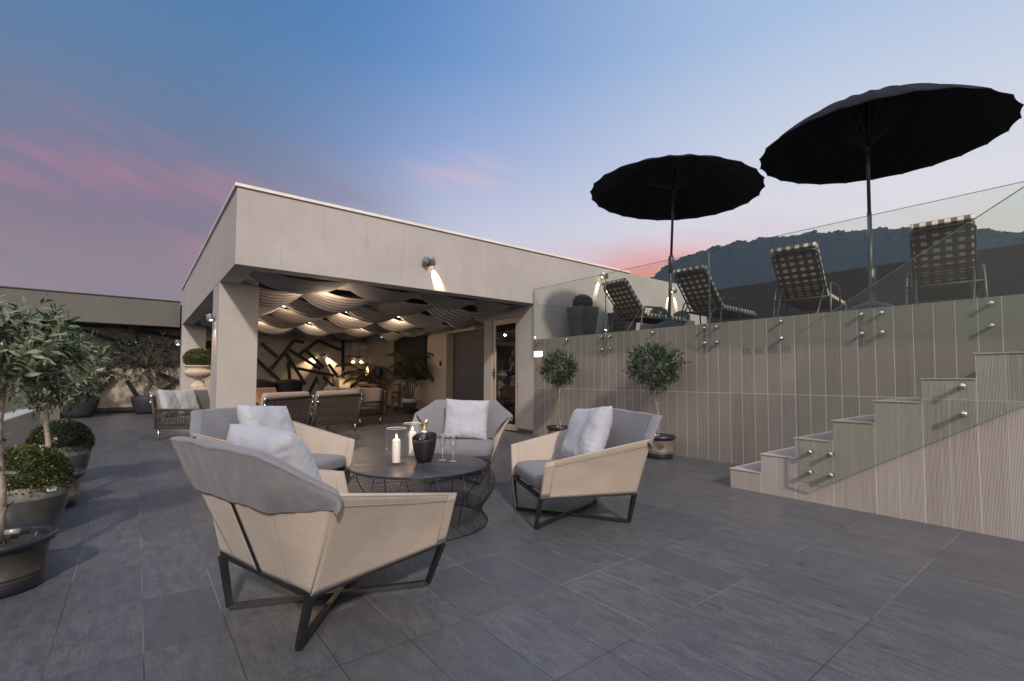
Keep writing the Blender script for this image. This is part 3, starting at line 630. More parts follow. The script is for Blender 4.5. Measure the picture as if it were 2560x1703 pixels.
# ================================================================== ARMCHAIRS
cT=(-.613,.392,.854); cJ=(-.405,.600,.697); cF=(.387,.493,.534); f0=(.396,.282,0); b0=(-.377,.309,0); cB=(-.388,.403,.27); cG=(.398,.406,.277)
mir=lambda p:Vector((p[0],-p[1],p[2])); V=Vector
def quadgrid(b,p,nu,nv,amp=0.,sd=0.,m=None,sag=0.):
    A,B,C,D=[V(q) for q in p]  # A-B bottom, D-C top
    nrm=(B-A).cross(D-A).normalized()
    def fn(u,v):
        q=(A.lerp(B,u)).lerp(D.lerp(C,u),v); e=16*u*(1-u)*v*(1-v)
        return q+nrm*(amp*nz(q,7.,sd)*min(1,e*2)+sag*e)
    b.grid(fn,nu,nv,m)
def armchair(loc,rz,label,sd):
    t=thing('armchair',label,'armchair',loc,rz,'beige sling armchairs around the wire table')
    # steel frame
    b=MB(); q=.022
    ring=[V(cG),V(cB),mir(cB),mir(cG)]; inn=[V((p.x*.985,p.y*.975,p.z-.012)) for p in ring]
    for i in range(4): b.bar(inn[i],inn[(i+1)%4],q,q*1.3)
    b.bar(V((-.385,0,.262)),V((-.600,0,.83)),.016,.022)
    b.bar(V((.38,0,.262)),V((-.385,0,.262)),.02,.02); b.build('seat_frame','black_metal',t)
    for p,f in ((cG,f0),(cB,b0)):
        for s in (1,-1):
            a=V((p[0]*.985,p[1]*.975*s,p[2]-.02)); c=V((f[0],f[1]*s,.013)); MB().bar(a,c,.027,.034,up=(1,0,0),w2=.022,h2=.026).build('leg','black_metal',t)
    b=MB(); b.bar((f0[0],f0[1],.0165),(b0[0],-b0[1],.0165),.030,.026); b.build('floor_bar','black_metal',t)
    b=MB(); b.bar((f0[0],-f0[1],.0155),(b0[0],b0[1],.0155),.028,.024); b.build('floor_bar','black_metal',t)
    # sling sides
    for s in (1,-1):
        S_=lambda p:V((p[0],p[1]*s,p[2]))
        G,Fp,B_,J=S_(cG),S_(cF),S_(cB),S_(cJ)
        b=MB(); quadgrid(b,[G+V((0,0,-.012)),B_+V((0,0,-.012)),J,Fp],30,16,.007,sd+s,sag=-.010*s)
        o=b.build('sling_side','sling',t,solid=.009)
        n=(B_-G).cross(Fp-G).normalized()*(-.007*s) ; n=-n if n.y*s<0 else n
        def strip(p1,p2,p3,p4,nm='hem'):
            b=MB()
            for k in (1,-1):
                o_=n*k*1.0; b.grid(lambda u,v:(V(p1).lerp(V(p2),u)).lerp(V(p4).lerp(V(p3),u),v)+o_,6,8)
            b.build(nm,'sling',o,solid=.003)
        strip(G,G.lerp(B_,.085),Fp.lerp(J,.085),Fp)
        b=MB(); 
        b.tube([G.lerp(B_,.087)+n*1.25,Fp.lerp(J,.087)+n*1.25],.0016,5); b.tube([Fp.lerp(G,.13)+n*1.2,J.lerp(B_,.10)+n*1.2],.0013,5); b.tube([B_+n*.8,J+n*.8],.003,5); b.build('seam','sling_seam',o)
        b=MB(); b.tube([G,Fp,J],.0075,8); b.build('piping','sling',o)
    # sling back: two halves and wings
    for s in (1,-1):
        S_=lambda p:V((p[0],p[1]*s,p[2]))
        B_,J,T=S_(cB),S_(cJ),S_(cT); lo,hi=V((cB[0],.022*s,cB[2]-.01)),V((cT[0],.022*s,cT[2]-.01))
        mid=B_.lerp(lo,.42)
        b=MB(); quadgrid(b,[lo,mid,T,hi],12,18,.006,sd+3*s)
        b.grid(lambda u,v:(mid.lerp(B_,u)).lerp(T.lerp(J,u),v)+V((0,0,0)),12,18)
        b.build('sling_back','sling',t,solid=.008)
    # seat cushion (trapezoid with soft edges)
    def cush(u,v):
        a=2*math.pi*u; e=.22
        cx_=math.copysign(abs(math.cos(a))**e,math.cos(a)); cy_=math.copysign(abs(math.sin(a))**e,math.sin(a))
        ph=math.pi*(v-.5); rr=max(0,math.cos(ph))**.28 if v not in (0,1) else 0; zz=math.copysign(abs(math.sin(ph))**.45,math.sin(ph))
        x=cx_*.395*rr; y=cy_*rr*(.392+.0*x)
        z=.352+.066*zz+(.012*(1-(x/.4)**2)*(1-(y/.4)**2) if v>.5 else 0)+.004*nz((x*6,y*6,sd))
        return (x+.005,y*1.02,z)
    b=MB(); b.grid(cush,96,22); b.build('seat_cushion','grey_fabric',t)
    # padded back cover hanging over the top edge
    top=[V(cJ)+V((.02,.004,-.035)),V(cJ),V(cT),mir(cT),mir(cJ),mir(cJ)+V((.02,-.004,-.035))]
    seg=[0]; 
    for i in range(1,6): seg.append(seg[-1]+(top[i]-top[i-1]).length)
    low=[V(cJ)+V((.0,-.004,-.075)),V(cJ).lerp(V(cB),.14),V(cT).lerp(V((cB[0],cB[1]*.6,cB[2])),.42),mir(V(cT)).lerp(V((cB[0],-cB[1]*.6,cB[2])),.42),mir(cJ).lerp(mir(cB),.14),mir(cJ)+V((.0,.004,-.075))]
    inb=[V((-.20,.385,.42)),V((-.30,.375,.42)),V((-.345,.20,.42)),V((-.345,-.20,.42)),V((-.30,-.375,.42)),V((-.20,-.385,.42))]
    def along(L,u):
        d=u*seg[-1]
        for i in range(5):
            if d<=seg[i+1]+1e-9: 
                f=(d-seg[i])/(seg[i+1]-seg[i]); return L[i].lerp(L[i+1],f)
        return L[-1]
    def outw(u):
        q=along(top,u); a=math.atan2(q.y,-(q.x+.05)); return V((-math.cos(a),math.sin(a),0))
    def fn(u,v):
        Tt=along(top,u); L=along(low,u); I=along(inb,u); n=outw(u)
        if v<.45:   # inner face, bottom to top
            k=v/.45; q=I.lerp(Tt-n*.060,k); q=q-n*.030*math.sin(math.pi*k); 
        elif v<.60:
            k=(v-.45)/.15*math.pi; q=Tt-n*.018*math.cos(k)-n*.042+V((0,0,.012*math.sin(k)))+n*(.022*(1-math.cos(k)))
        else:
            k=(v-.60)/.40; q=Tt.lerp(L,k)+n*(.012+.012*math.sin(k*math.pi)*.6)
        # folds running down from the corners
        fade=.35+.65*max(0,(v-.5)*2) if v>.5 else .3
        fo=nz((u*9+.8*v,v*2.2,sd),1.9)*.008+nz((u*26-3*v,v*4,sd+2),1.)*.0075*(1-min(1,max(0,(v-.6)/.4))*.6)+nz((u*70,v*16,sd+4),1.)*.002
        return q+n*fo*fade+V((0,0,.010*nz((u*9,0,sd),1.)*(1 if v>.4 else 0)))
    b=MB(); b.grid(fn,150,60); b.build('back_cover','grey_fabric',t,solid=.006)
    for y in (.2,-.2):
        pass
    return t
def pillow_mesh(w,h,th,sd,nu=44,pinch=.10):
    b=MB()
    for sgn in (1,-1):
        def fn(u,v):
            a,c=2*u-1,2*v-1
            k=1-pinch*.5*(1-a*a)*abs(c)**3 ; k2=1-pinch*.5*(1-c*c)*abs(a)**3
            x=a*w/2*k2; y=c*h/2*k
            e=max(0,(1-a**4))*max(0,(1-c**4)); z=th/2*e**.55
            wr=nz((a*2.2,c*2.2,sd*1.7+sgn),1.)*.014+nz((a*5,c*9,sd+sgn*2),1.)*.007*(abs(a)**2+abs(c)**2)+abs(nz((a*3,c*14,sd+5),1.))*.012*abs(a)**3+abs(nz((a*14,c*3,sd+7),1.))*.012*abs(c)**3
            return (x,y,sgn*(z+wr*min(1,e*5)*(1 if th>0 else 0)))
        b.grid(fn,nu,nu)
    # piping round the edge
    return b
def pillow(label,loc,rot,w,h,th,sd,m='pillow_fabric',group=None,pinch=.12):
    o=pillow_mesh(w,h,th,sd,pinch=pinch).build('pillow',m); bm=bmesh.new(); bm.from_mesh(o.data); bmesh.ops.remove_doubles(bm,verts=bm.verts[:],dist=.0006); bmesh.ops.recalc_face_normals(bm,faces=bm.faces[:]); bm.to_mesh(o.data); bm.free()
    o.matrix_world=Matrix.Translation(loc)@rot; return tag(o,label,'pillow',group)
def basis(fwd,up):
    """pillow z faces fwd, y axis up"""
    z=V(fwd).normalized(); y=(V(up)-z*V(up).dot(z)).normalized(); x=y.cross(z); return Matrix((x,y,z)).transposed().to_4x4()
chairs=[((.846,2.564,0),16.1,'beige sling armchair nearest the camera seen from behind'),((2.904,2.878,0),156.4,'beige sling armchair right of the wire table showing its side'),
        ((2.961,4.749,0),-129.9,'beige sling armchair behind the wire table facing the camera'),((1.087,4.668,0),-50.1,'beige sling armchair behind the nearest armchair on the left')]
for i,(l,a,lb) in enumerate(chairs): armchair(l,R(a),lb,i*3.3)
def chair_pillow(i,lx,ly,z,lean,yaw_,roll,label,w=.53,h=.50,th=.20):
    l,a,_=chairs[i]; a=R(a); c,s=math.cos(a),math.sin(a); p=V((l[0]+c*lx-s*ly,l[1]+s*lx+c*ly,z))
    a2=a+R(yaw_); f=V((math.cos(a2)*math.cos(R(lean)),math.sin(a2)*math.cos(R(lean)),math.sin(R(lean))))
    side_=V((-math.sin(a2),math.cos(a2),0)); up=V((0,0,1))*math.cos(R(roll))+side_*math.sin(R(roll))
    return pillow(label,p,basis(f,up),w,h,th,i*2.7+1)
chair_pillow(0,-.19,.24,.665,26,0,-2,'large pale blue grey pillow in the nearest armchair',.60,.50,.21)
chair_pillow(1,-.13,.03,.665,22,6,-6,'large pale pillow in the armchair on the right of the table',.54,.52,.20)
chair_pillow(2,-.22,.06,.655,16,0,2,'square pale pillow upright in the armchair facing the camera',.54,.50,.17)
chair_pillow(3,-.20,.02,.665,24,-4,4,'large pale pillow in the left armchair behind the nearest one',.58,.50,.20)
# ================================================================== WIRE TABLE
TX,TY,TH=1.82,3.51,.46
T=thing('wire_table','low round black table with a waisted wire basket base','table',(TX,TY,0))
MB().lathe([(0,TH),(.525,TH),(.537,TH-.003),(.540,TH-.009),(.534,TH-.016),(0,TH-.016)],n=96).build('tabletop','table_top',T)
b=MB()
for k in range(14):
    a=2*math.pi*k/14+.2; b.bar((.05*math.cos(a),.05*math.sin(a),TH+.0006),(.53*math.cos(a),.53*math.sin(a),TH+.0006),.0035,.0012,up=(0,0,1))
b.build('panel_joint','rust_line',T)
prof=[(.540,.455),(.575,.425),(.602,.38),(.612,.33),(.600,.275),(.567,.215),(.527,.16),(.500,.115),(.498,.08),(.520,.045),(.552,.006)]
def pr_(z):
    for (r0,z0),(r1,z1) in zip(prof,prof[1:]):
        if z<=z0 and z>=z1: return r0+(r1-r0)*(z0-z)/(z0-z1)
    return prof[-1][0]
b=MB()
for k in range(51):
    z=4.46e-1-k*.0088
    if z<.004: break
    r=pr_(z); b.tube([(r*math.cos(t*math.pi/36)+.0015*math.sin(t*1.7+k),r*math.sin(t*math.pi/36),z+.0015*math.sin(t*.9+k*2)) for t in range(72)],.0015,4,closed=True)
b.build('wire_weave','wire',T)
b=MB(); b.tube([(pr_(.006)*math.cos(t*math.pi/36),pr_(.006)*math.sin(t*math.pi/36),.006) for t in range(72)],.0055,8,closed=True); b.tube([(.541*math.cos(t*math.pi/36),.541*math.sin(t*math.pi/36),.452) for t in range(72)],.005,8,closed=True); b.build('rim_ring','black_metal',T)
for k in range(16):
    a=2*math.pi*k/16+.11; b=MB(); pts=[]
    for i in range(21):
        z=.45-.445*i/20; r=pr_(z)+.004; aa=a+.05*math.sin(i/20*math.pi*1.5)*(1 if k%2 else -1); pts.append((r*math.cos(aa),r*math.sin(aa),z))
    b.tube(pts,.0048,6); b.build('rib','wire',T)
# candle vases
def vase(x,y,label):
    R_,H_=.083,.285
    o=MB().lathe([(0,.002),(R_-.006,.002),(R_-.001,.006),(R_,.014),(R_,H_),(R_-.004,H_+.001),(R_-.004,.016),(R_-.012,.012),(0,.012)],(0,0,0),56).build('hurricane_vase','clear_glass'); o.location=(x,y,TH+.001)
    tag(o,label,'vase')
    b=MB(); b.tube([((R_-.002)*math.cos(t*math.pi/24),(R_-.002)*math.sin(t*math.pi/24),H_+.001) for t in range(48)],.0022,6,closed=True); b.build('rim','glass_rim_light',o)
def candle(x,y,label,H_=.185,r=.032):
    o=MB().lathe([(0,0),(r-.001,0),(r,.002),(r,H_-.010),(r-.004,H_-.004),(r*.45,H_+.003),(0,H_+.002)],n=32).build('candle','candle_wax'); o.location=(x,y,TH+.014); tag(o,label,'candle')
    b=MB(); b.tube([(0,0,H_+.002),(.001,0,H_+.012)],.0012,6); b.build('wick','wick',o)
    b=MB(); b.lathe([(0,0),(.0045,.004),(.0062,.010),(.0050,.018),(.0026,.027),(0,.036)],(0,0,H_+.007),14); b.build('flame','flame',o)
    lamp('flame_light','POINT',(x,y,TH+.014+H_+.030),1.3,(1,.55,.22),None,.008)
vase(1.612+.045,3.537+.06,'clear glass cylinder vase around the left candle'); candle(1.659,3.60,'lit white pillar candle in the left glass vase')
vase(1.953,3.91,'clear glass cylinder vase around the candle behind the ice bucket'); candle(1.95,3.90,'lit white pillar candle in the vase behind the ice bucket',.20)
# bucket (tilted rim), bottle
BX,BY=1.885,3.555
bk=MB()
def bf(r,z,a): return (r*math.cos(a),r*math.sin(a),z*(1+.11*math.cos(a-R(35))*(z/.2)**2))
prof_b=[(0,.0),(.052,.0),(.060,.006),(.076,.05),(.090,.11),(.098,.165),(.101,.205),(.099,.211),(.095,.207),(.090,.16),(.080,.10),(.06,.05),(0,.035)]
vs=[bf(r,z,2*math.pi*j/48) for r,z in prof_b for j in range(48)]
bk.add(vs,[(i*48+j,i*48+(j+1)%48,(i+1)*48+(j+1)%48,(i+1)*48+j) for i in range(len(prof_b)-1) for j in range(48)],None,True)
o=bk.build('ice_bucket','ice_bucket'); o.location=(BX,BY,TH+.001); tag(o,'matt black wine bucket with a slanted rim on the wire table','ice bucket')
bt=MB().lathe([(0,0),(.038,0),(.042,.01),(.042,.15),(.036,.18),(.021,.215),(.0165,.235)],n=32).build('bottle','bottle_glass')
MB().lathe([(.0172,.228),(.0168,.25),(.0150,.285),(.0178,.287),(.0180,.300),(.0160,.304),(.0155,.318),(0,.322)],n=32).build('foil','gold_foil',bt)
MB().lathe([(.0238,.2065),(.0185,.2275)],n=32).build('neck_band','label_white',bt)
bt.matrix_world=Matrix.Translation((BX-.022,BY+.03,TH+.035))@Matrix.Rotation(R(9),4,V((-math.sin(R(-38)),math.cos(R(-38)),0))); tag(bt,'dark champagne bottle with gold foil leaning in the black bucket','bottle')
def wineglass(x,y,label):
    o=MB().lathe([(0,.0),(.030,.0),(.030,.002),(.008,.006),(.0045,.012),(.0038,.06),(.0040,.085),(.010,.097),(.0125,.103),(.0285,.165),(.0335,.212),(.0325,.2125),(.0275,.165),(.011,.105),(0,.100)],n=36).build('wine_glass','wine_glass_clear'); o.location=(x,y,TH+.001); tag(o,label,'wine glass','wine glasses on the wire table')
    MB().lathe([(.012,.1045),(.0175,.130),(.0,.1305)],n=24).build('stem_knop','clear_glass',o)
    b=MB(); b.tube([(.033*math.cos(t*math.pi/18),.033*math.sin(t*math.pi/18),.2125) for t in range(36)],.0012,5,closed=True); b.tube([(.030*math.cos(t*math.pi/18),.030*math.sin(t*math.pi/18),.002) for t in range(36)],.0012,5,closed=True); b.tube([(0,0,.01),(0,0,.095)],.0022,6); b.build('rim','glass_rim_light',o)
wineglass(2.045,3.535,'left one of two small stemmed glasses, nearer the black bucket'); wineglass(2.088,3.432,'right one of two small stemmed glasses, farther from the black bucket')
# ================================================================== PLANTS
def leafpoly(b,p,d,nrm,L,W,curl,m):
    d=d.normalized(); s=d.cross(nrm).normalized(); n=s.cross(d)
    a=p; q1=p+d*L*.35+n*curl*L*.08; q2=p+d*L*.7+n*curl*L*.02; t=p+d*L-n*curl*L*.12
    vs=[a,q1+s*W/2,q1-s*W/2,q2+s*W*.42,q2-s*W*.42,t]
    b.add(vs,[(0,2,1),(1,2,4,3),(3,4,5)],m)
def rvec(): 
    while 1:
        v=V((random.uniform(-1,1),random.uniform(-1,1),random.uniform(-1,1)))
        if .05<v.length<1: return v.normalized()
def crown(b,c,rx_,rz_,ntw,nl,L,W,m,shell=.35,lump=.18,sd=0,up=.35):
    for i in range(ntw):
        v=rvec(); k=1+lump*nz(v,2.1,sd); rr=random.uniform(shell,1)**.6*k
        base=c+V((v.x*rx_*rr,v.y*rx_*rr,v.z*rz_*rr)); dr=(v+rvec()*.7+V((0,0,up))).normalized()
        tl=L*random.uniform(1.2,2.3)
        for j in range(nl):
            f=j/nl; p=base+dr*tl*f; sdv=dr.cross(rvec()).normalized(); dd=(dr*(.35+.5*f)+sdv*.9).normalized()
            leafpoly(b,p,dd,(dr+rvec()*.5).normalized(),L*random.uniform(.6,1.15),W*random.uniform(.7,1.2),random.uniform(.2,1.4),m)
def branches(b,top,c,rx_,rz_,n,r):
    for i in range(n):
        v=rvec(); v.z=abs(v.z)*.8; e=c+V((v.x*rx_*.85,v.y*rx_*.85,v.z*rz_*.8-.1*rz_)); md=top.lerp(e,.5)+rvec()*rx_*.12
        b.tube([top,md,e],[r,r*.6,r*.2],5)
def trunk_pts(h,wob,sd,n=9): return [V((wob*nz((0,0,h*i/n*3),1.,sd),wob*nz((5,0,h*i/n*3),1.,sd+3),h*i/n)) for i in range(n+1)]
def potA(t,Rr,H_,band='pot_beige'):
    """round pot with dark rolled rim, beige ribbed band and dark foot"""
    def sc(p): return [(r*Rr,z*H_) for r,z in p]
    MB().lathe(sc([(.80,.22),(.825,.25),(.80,.27),(.82,.30),(.845,.33),(.82,.35),(.86,.78),(.875,.80)]),n=48).build('pot_band',band,t)
    MB().lathe(sc([(0,.0),(.76,.0),(.80,.02),(.82,.12),(.80,.22)]),n=48).build('pot_foot','pot_dark',t)
    MB().lathe(sc([(.875,.80),(.90,.84),(.98,.87),(1.0,.92),(.99,.98),(.95,1.0),(.88,.99),(.84,.95),(.82,.85),(.80,.80)]),n=48).build('pot_rim','pot_dark',t)
    b=MB(); 
    def so_(u,v): a=2*math.pi*u; r=v*.82*Rr; return (r*math.cos(a),r*math.sin(a),H_*.86+.014*nz((r*math.cos(a),r*math.sin(a),0),18.))
    b.grid(so_,30,8); s=b.build('soil','soil',t)
    for i in range(12):
        b=MB(); a=random.uniform(0,6.28); r=random.uniform(.15,.74)*Rr; b.obox((r*math.cos(a),r*math.sin(a),H_*.86+.012),rvec(),rvec(),(0,0,1),random.uniform(.008,.024),random.uniform(.005,.012),.003)
        b.build('bark_chip','bark_chip',s)
def label_plate(t,a,r,z,w=.05,h=.03):
    b=MB(); n=V((math.cos(a),math.sin(a),0)); s=V((-math.sin(a),math.cos(a),0)); c=n*(r+.003)+V((0,0,z)); b.obox(c,s,(0,0,1),n,w/2,h/2,.0012); o=b.build('price_label','label_white',t)
    b=MB()
    for k in range(3): b.obox(c+n*.0016+V((0,0,h*(.25-.22*k))),s,(0,0,1),n,w*(.36-.05*k),h*.045,.0004)
    b.build('print_lines','label_print',o)
def olive(label,loc,Rr,H_,trunk_h,tr,cr,crz,ntw,nl,L,W,leaf='olive_leaf',berries_glints=0,group=None,sprouts=3,wob=.03,sd=1,lb=False,emblem=None,lean=(0,0),bark='bark',pot=True,band='pot_beige'):
    t=thing('olive_tree',label,'potted tree',loc,0,group)
    if pot: potA(t,Rr,H_,band)
    pts=[p+V((lean[0]*p.z,lean[1]*p.z,H_*.82)) for p in trunk_pts(trunk_h,wob,sd)]
    n=len(pts); b=MB(); b.tube(pts,[tr*(1-.35*i/n)*(1+.18*nz((0,0,i*1.3),1.,sd)) for i in range(n)],10); tk=b.build('trunk','bark' if bark=='bark' else bark,t)
    c=pts[-1]+V((0,0,crz*.80)); b=MB(); branches(b,pts[-1],c,cr,crz,14,tr*.45); b.build('branches','bark',tk)
    b=MB(); crown(b,c,cr,crz,ntw,nl,L,W,leaf,sd=sd,lump=.38); crn=b.build('crown',leaf,t,fix=False)
    if sprouts:
        b=MB()
        for k in range(sprouts):
            p=pts[int(n*(.2+.6*k/max(1,sprouts)))]; 
            for j in range(4): leafpoly(b,p,(rvec()+V((0,0,.6))),rvec(),L*.9,W,1,leaf)
        b.build('trunk_leaves',leaf,t,fix=False)
    if berries_glints:
        for mm,nm in (('glint_green','green_glint'),('berry_red','red_berry')):
            for i in range(berries_glints//2):  # green dots painted in for points of light; red ones are fruit
                v=rvec(); p=c+V((v.x*cr,v.y*cr,v.z*crz))*random.uniform(.95,1.15); s=random.uniform(.005,.0085); b=MB(); b.add([p+V((q.x*s,q.y*s,q.z*s*1.3)) for q in icv],icf,None,True); b.build(nm,mm,crn,fix=False)
    if lb: label_plate(t,*lb)
    if emblem is not None:
        a,r,z=emblem; nn=V((math.cos(a),math.sin(a),0)); s=V((-math.sin(a),math.cos(a),0)); b=MB(); c0=nn*r+V((0,0,z))
        for rad in (.045,.030): b.tube([c0+s*rad*math.cos(k*math.pi/12)+V((0,0,rad*math.sin(k*math.pi/12))) for k in range(24)],.003,6,closed=True)
        for k in range(6): 
            an=k*math.pi/3; e=s*math.cos(an)+V((0,0,math.sin(an))); b.tube([c0+e*.008,c0+e*.016+nn*.002,c0+e*.026],[.003,.006,.003],6)
        b.build('rosette_emblem','pot_beige',t)
    return t
def ball(t,c,rx_,rz_,n,L,leaf,name='ball'):
    b=MB()
    for i in range(n):
        v=rvec(); rr=random.uniform(.90,1.0)+.03*nz(v,3.)+.025*nz(v,9.)
        p=c+V((v.x*rx_*rr,v.y*rx_*rr,v.z*rz_*rr)); d=(v*.8+rvec()*.8).normalized(); s=d.cross(rvec()).normalized(); n2=s.cross(d)
        l=L*random.uniform(.7,1.3); w_=l*.62
        b.add([p,p+d*l*.5+s*w_/2,p+d*l+n2*l*.1,p+d*l*.5-s*w_/2],[(0,1,2,3)])
    o=b.build(name,leaf,t,fix=False)
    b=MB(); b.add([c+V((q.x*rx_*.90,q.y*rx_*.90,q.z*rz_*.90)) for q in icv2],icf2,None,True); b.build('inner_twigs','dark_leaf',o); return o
_i=bmesh.new(); bmesh.ops.create_icosphere(_i,subdivisions=3,radius=1); icv2=[v.co.copy() for v in _i.verts]; icf2=[[v.index for v in f.verts] for f in _i.faces]; _i.free()
# left row
olive('olive tree with pale thick trunk in the nearest dark rimmed pot at left',(-.565,3.78,0),.24,.28,.90,.026,.235,.185,340,9,.080,.017,'olive_leaf',22,None,3,.03,2,lean=(-.02,.0),band='pot_brown')
olive('second olive tree in the left row standing between two clipped balls',(-.60,5.85,0),.265,.30,.74,.024,.32,.27,520,9,.075,.015,'olive_leaf',14,None,2,.03,5,lb=(R(-52),.222,.185,.06,.035))
def potB(name,label,loc,Rr,H_,br,bz,n,leaf,lb=None,L=.020):
    t=thing(name,label,'potted shrub',loc)
    MB().lathe([(0,0),(Rr*.56,0),(Rr*.62,.01),(Rr*.84,H_*.28),(Rr*.97,H_*.60),(Rr*.985,H_*.76)],n=48).build('pot','pot_grey',t)
    MB().lathe([(Rr*.985,H_*.76),(Rr*1.01,H_*.775),(Rr*1.0,H_*.96),(Rr*.98,H_),(Rr*.90,H_),(Rr*.88,H_*.85)],n=48).build('pot_collar','pot_collar',t)
    ball(t,V((0,0,H_+bz*.12)),br,bz,n,L,leaf)
    if lb: label_plate(t,*lb)
    return t
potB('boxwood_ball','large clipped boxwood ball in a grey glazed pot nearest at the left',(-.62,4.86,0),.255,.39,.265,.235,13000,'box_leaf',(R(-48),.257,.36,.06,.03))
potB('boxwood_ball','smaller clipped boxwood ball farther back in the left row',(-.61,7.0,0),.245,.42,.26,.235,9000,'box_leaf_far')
# two standards by the plank wall
olive('small olive standard in a pot half hidden beside the door wall',(5.86,6.08,0),.225,.32,.84,.013,.30,.27,440,9,.055,.013,'olive_dark',0,'olive standards in front of the plank wall',3,.03,9)
olive('small olive standard in a beige pot with rosette behind the right armchair',(6.08,4.19,0),.235,.33,.84,.014,.36,.28,560,9,.052,.013,'olive_dark',8,'olive standards in front of the plank wall',3,.035,12,lean=(-.13,.0),emblem=(R(-140),.205,.19))
# dark olives in front of the rear building
def bgpot(label,loc,r,h,cr,crz,th,sd,n):
    t=thing('olive_tree',label,'potted tree',loc)
    MB().lathe([(0,0),(r*.66,0),(r*.80,h*.2),(r*.96,h*.6),(r,h*.95),(r*.98,h),(r*.9,h),(r*.86,h*.85),(0,h*.85)],n=36).build('pot','pot_charcoal',t)
    pts=[p+V((0,0,h*.85)) for p in trunk_pts(th,.12,sd)]; b=MB(); b.tube(pts,[.07-.03*i/10 for i in range(10)],8); tk=b.build('trunk','bark_dark',t)
    c=pts[-1]+V((0,0,crz*.6)); b=MB(); branches(b,pts[-1],c,cr,crz,16,.03); b.build('branches','bark_dark',tk)
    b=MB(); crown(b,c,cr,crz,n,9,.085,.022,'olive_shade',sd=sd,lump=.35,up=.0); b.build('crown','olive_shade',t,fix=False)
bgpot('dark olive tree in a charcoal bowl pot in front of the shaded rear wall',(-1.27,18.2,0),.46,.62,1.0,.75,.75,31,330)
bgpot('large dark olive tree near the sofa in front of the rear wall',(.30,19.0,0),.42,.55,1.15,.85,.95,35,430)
#bgpot('farthest dark olive tree between the other two by the rear wall',(-.62,19.2,0),.36,.5,.8,.7,1.0,37,220)
# urn on pedestal by the second pillar
U=thing('stone_urn','classical fluted stone urn on a square pedestal by the far pillar','urn',(1.33,15.6,0))
ps=MB(); ps.box((-.22,-.22,0),(.22,.22,.10)); ps.box((-.185,-.185,.10),(.185,.185,.90)); ps.build('pedestal','stone_urn',U,bevel=.01)
MB().lathe([(.19,.90),(.19,.94),(.15,.97),(.10,1.01),(.075,1.06),(.085,1.10),(.10,1.11),(.22,1.16),(.30,1.23),(.325,1.30),(.30,1.345),(.27,1.36),(.27,1.41),(.33,1.44),(.345,1.46),(.34,1.475),(.30,1.475),(0,1.45)],n=72,flute=(7,10,24,.05)).build('urn_bowl','stone_urn',U)
B_=thing('boxwood_ball','clipped boxwood ball sitting in the stone urn','shrub',(1.33,15.6,1.46)); ball(B_,V((0,0,.20)),.36,.28,6500,.028,'box_leaf','leaves')
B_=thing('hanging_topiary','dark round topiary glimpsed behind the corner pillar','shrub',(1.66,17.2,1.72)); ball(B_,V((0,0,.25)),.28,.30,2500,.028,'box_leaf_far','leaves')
# palms
def palm(label,loc,H_,nf,potm,pr_r,ph,sd,stems=7,L=1.0,flen=.28):
    t=thing('potted_palm',label,'palm',loc)
    MB().lathe([(0,0),(pr_r*.72,0),(pr_r*.93,ph*.74)],n=36).build('pot','pot_grey',t); MB().lathe([(pr_r*.93,ph*.74),(pr_r*.99,ph*.76),(pr_r,ph*.98),(pr_r*.97,ph),(pr_r*.9,ph),(pr_r*.88,ph*.86),(0,ph*.86)],n=36).build('pot_collar',potm,t)
    b=MB(); random.seed(sd); tops=[]
    for k in range(stems):
        a=random.uniform(0,6.28); r=random.uniform(.02,.13); h=random.uniform(.45,.8)*H_; p0=V((r*math.cos(a),r*math.sin(a),ph*.8)); p1=p0+V((r*1.2*math.cos(a),r*1.2*math.sin(a),h*.7)); b.tube([p0,p0.lerp(p1,.5)+V((0,0,.02)),p1],[.018,.014,.010],6); tops.append(p1)
    b.build('stems','bark_dark',t)
    for k in range(nf):
        p=random.choice(tops)+V((0,0,random.uniform(-.25,.15))); a=2*math.pi*k/nf+random.uniform(-.4,.4); e=random.uniform(.35,1.25); l=L*random.uniform(.65,1.1)
        d=V((math.cos(a)*math.cos(e),math.sin(a)*math.cos(e),math.sin(e))); pts=[]; q=p.copy()
        for i in range(15):
            pts.append(q.copy()); d=(d+V((0,0,-.085-.006*i))).normalized(); q+=d*l/14
        b=MB(); b.tube(pts,[.006*(1-.8*i/15) for i in range(15)],4)
        for i in range(2,15):
            for s in (1,-1):
              for h_ in (0,.5):
                dd=(pts[i]-pts[i-1]).normalized(); sd_=dd.cross(V((0,0,1))).normalized()*s; fl_=flen*math.sin(math.pi*(i+1)/17)**.6
                leafpoly(b,pts[i-1].lerp(pts[i],h_),(sd_*.9+dd*.55+V((0,0,-.40))),V((0,0,1)),fl_*random.uniform(.8,1.1),.026,1.0,None)
        b.build('frond','palm_leaf',t,fix=False)
palm('tall potted palm against the right inner wall of the pavilion',(7.05,14.35,0),2.5,34,'pot_white',.25,.48,3)
palm('darker potted palm farther back beside the wooden bar table',(6.75,17.3,0),2.3,30,'pot_white',.25,.45,8)
random.seed(21)
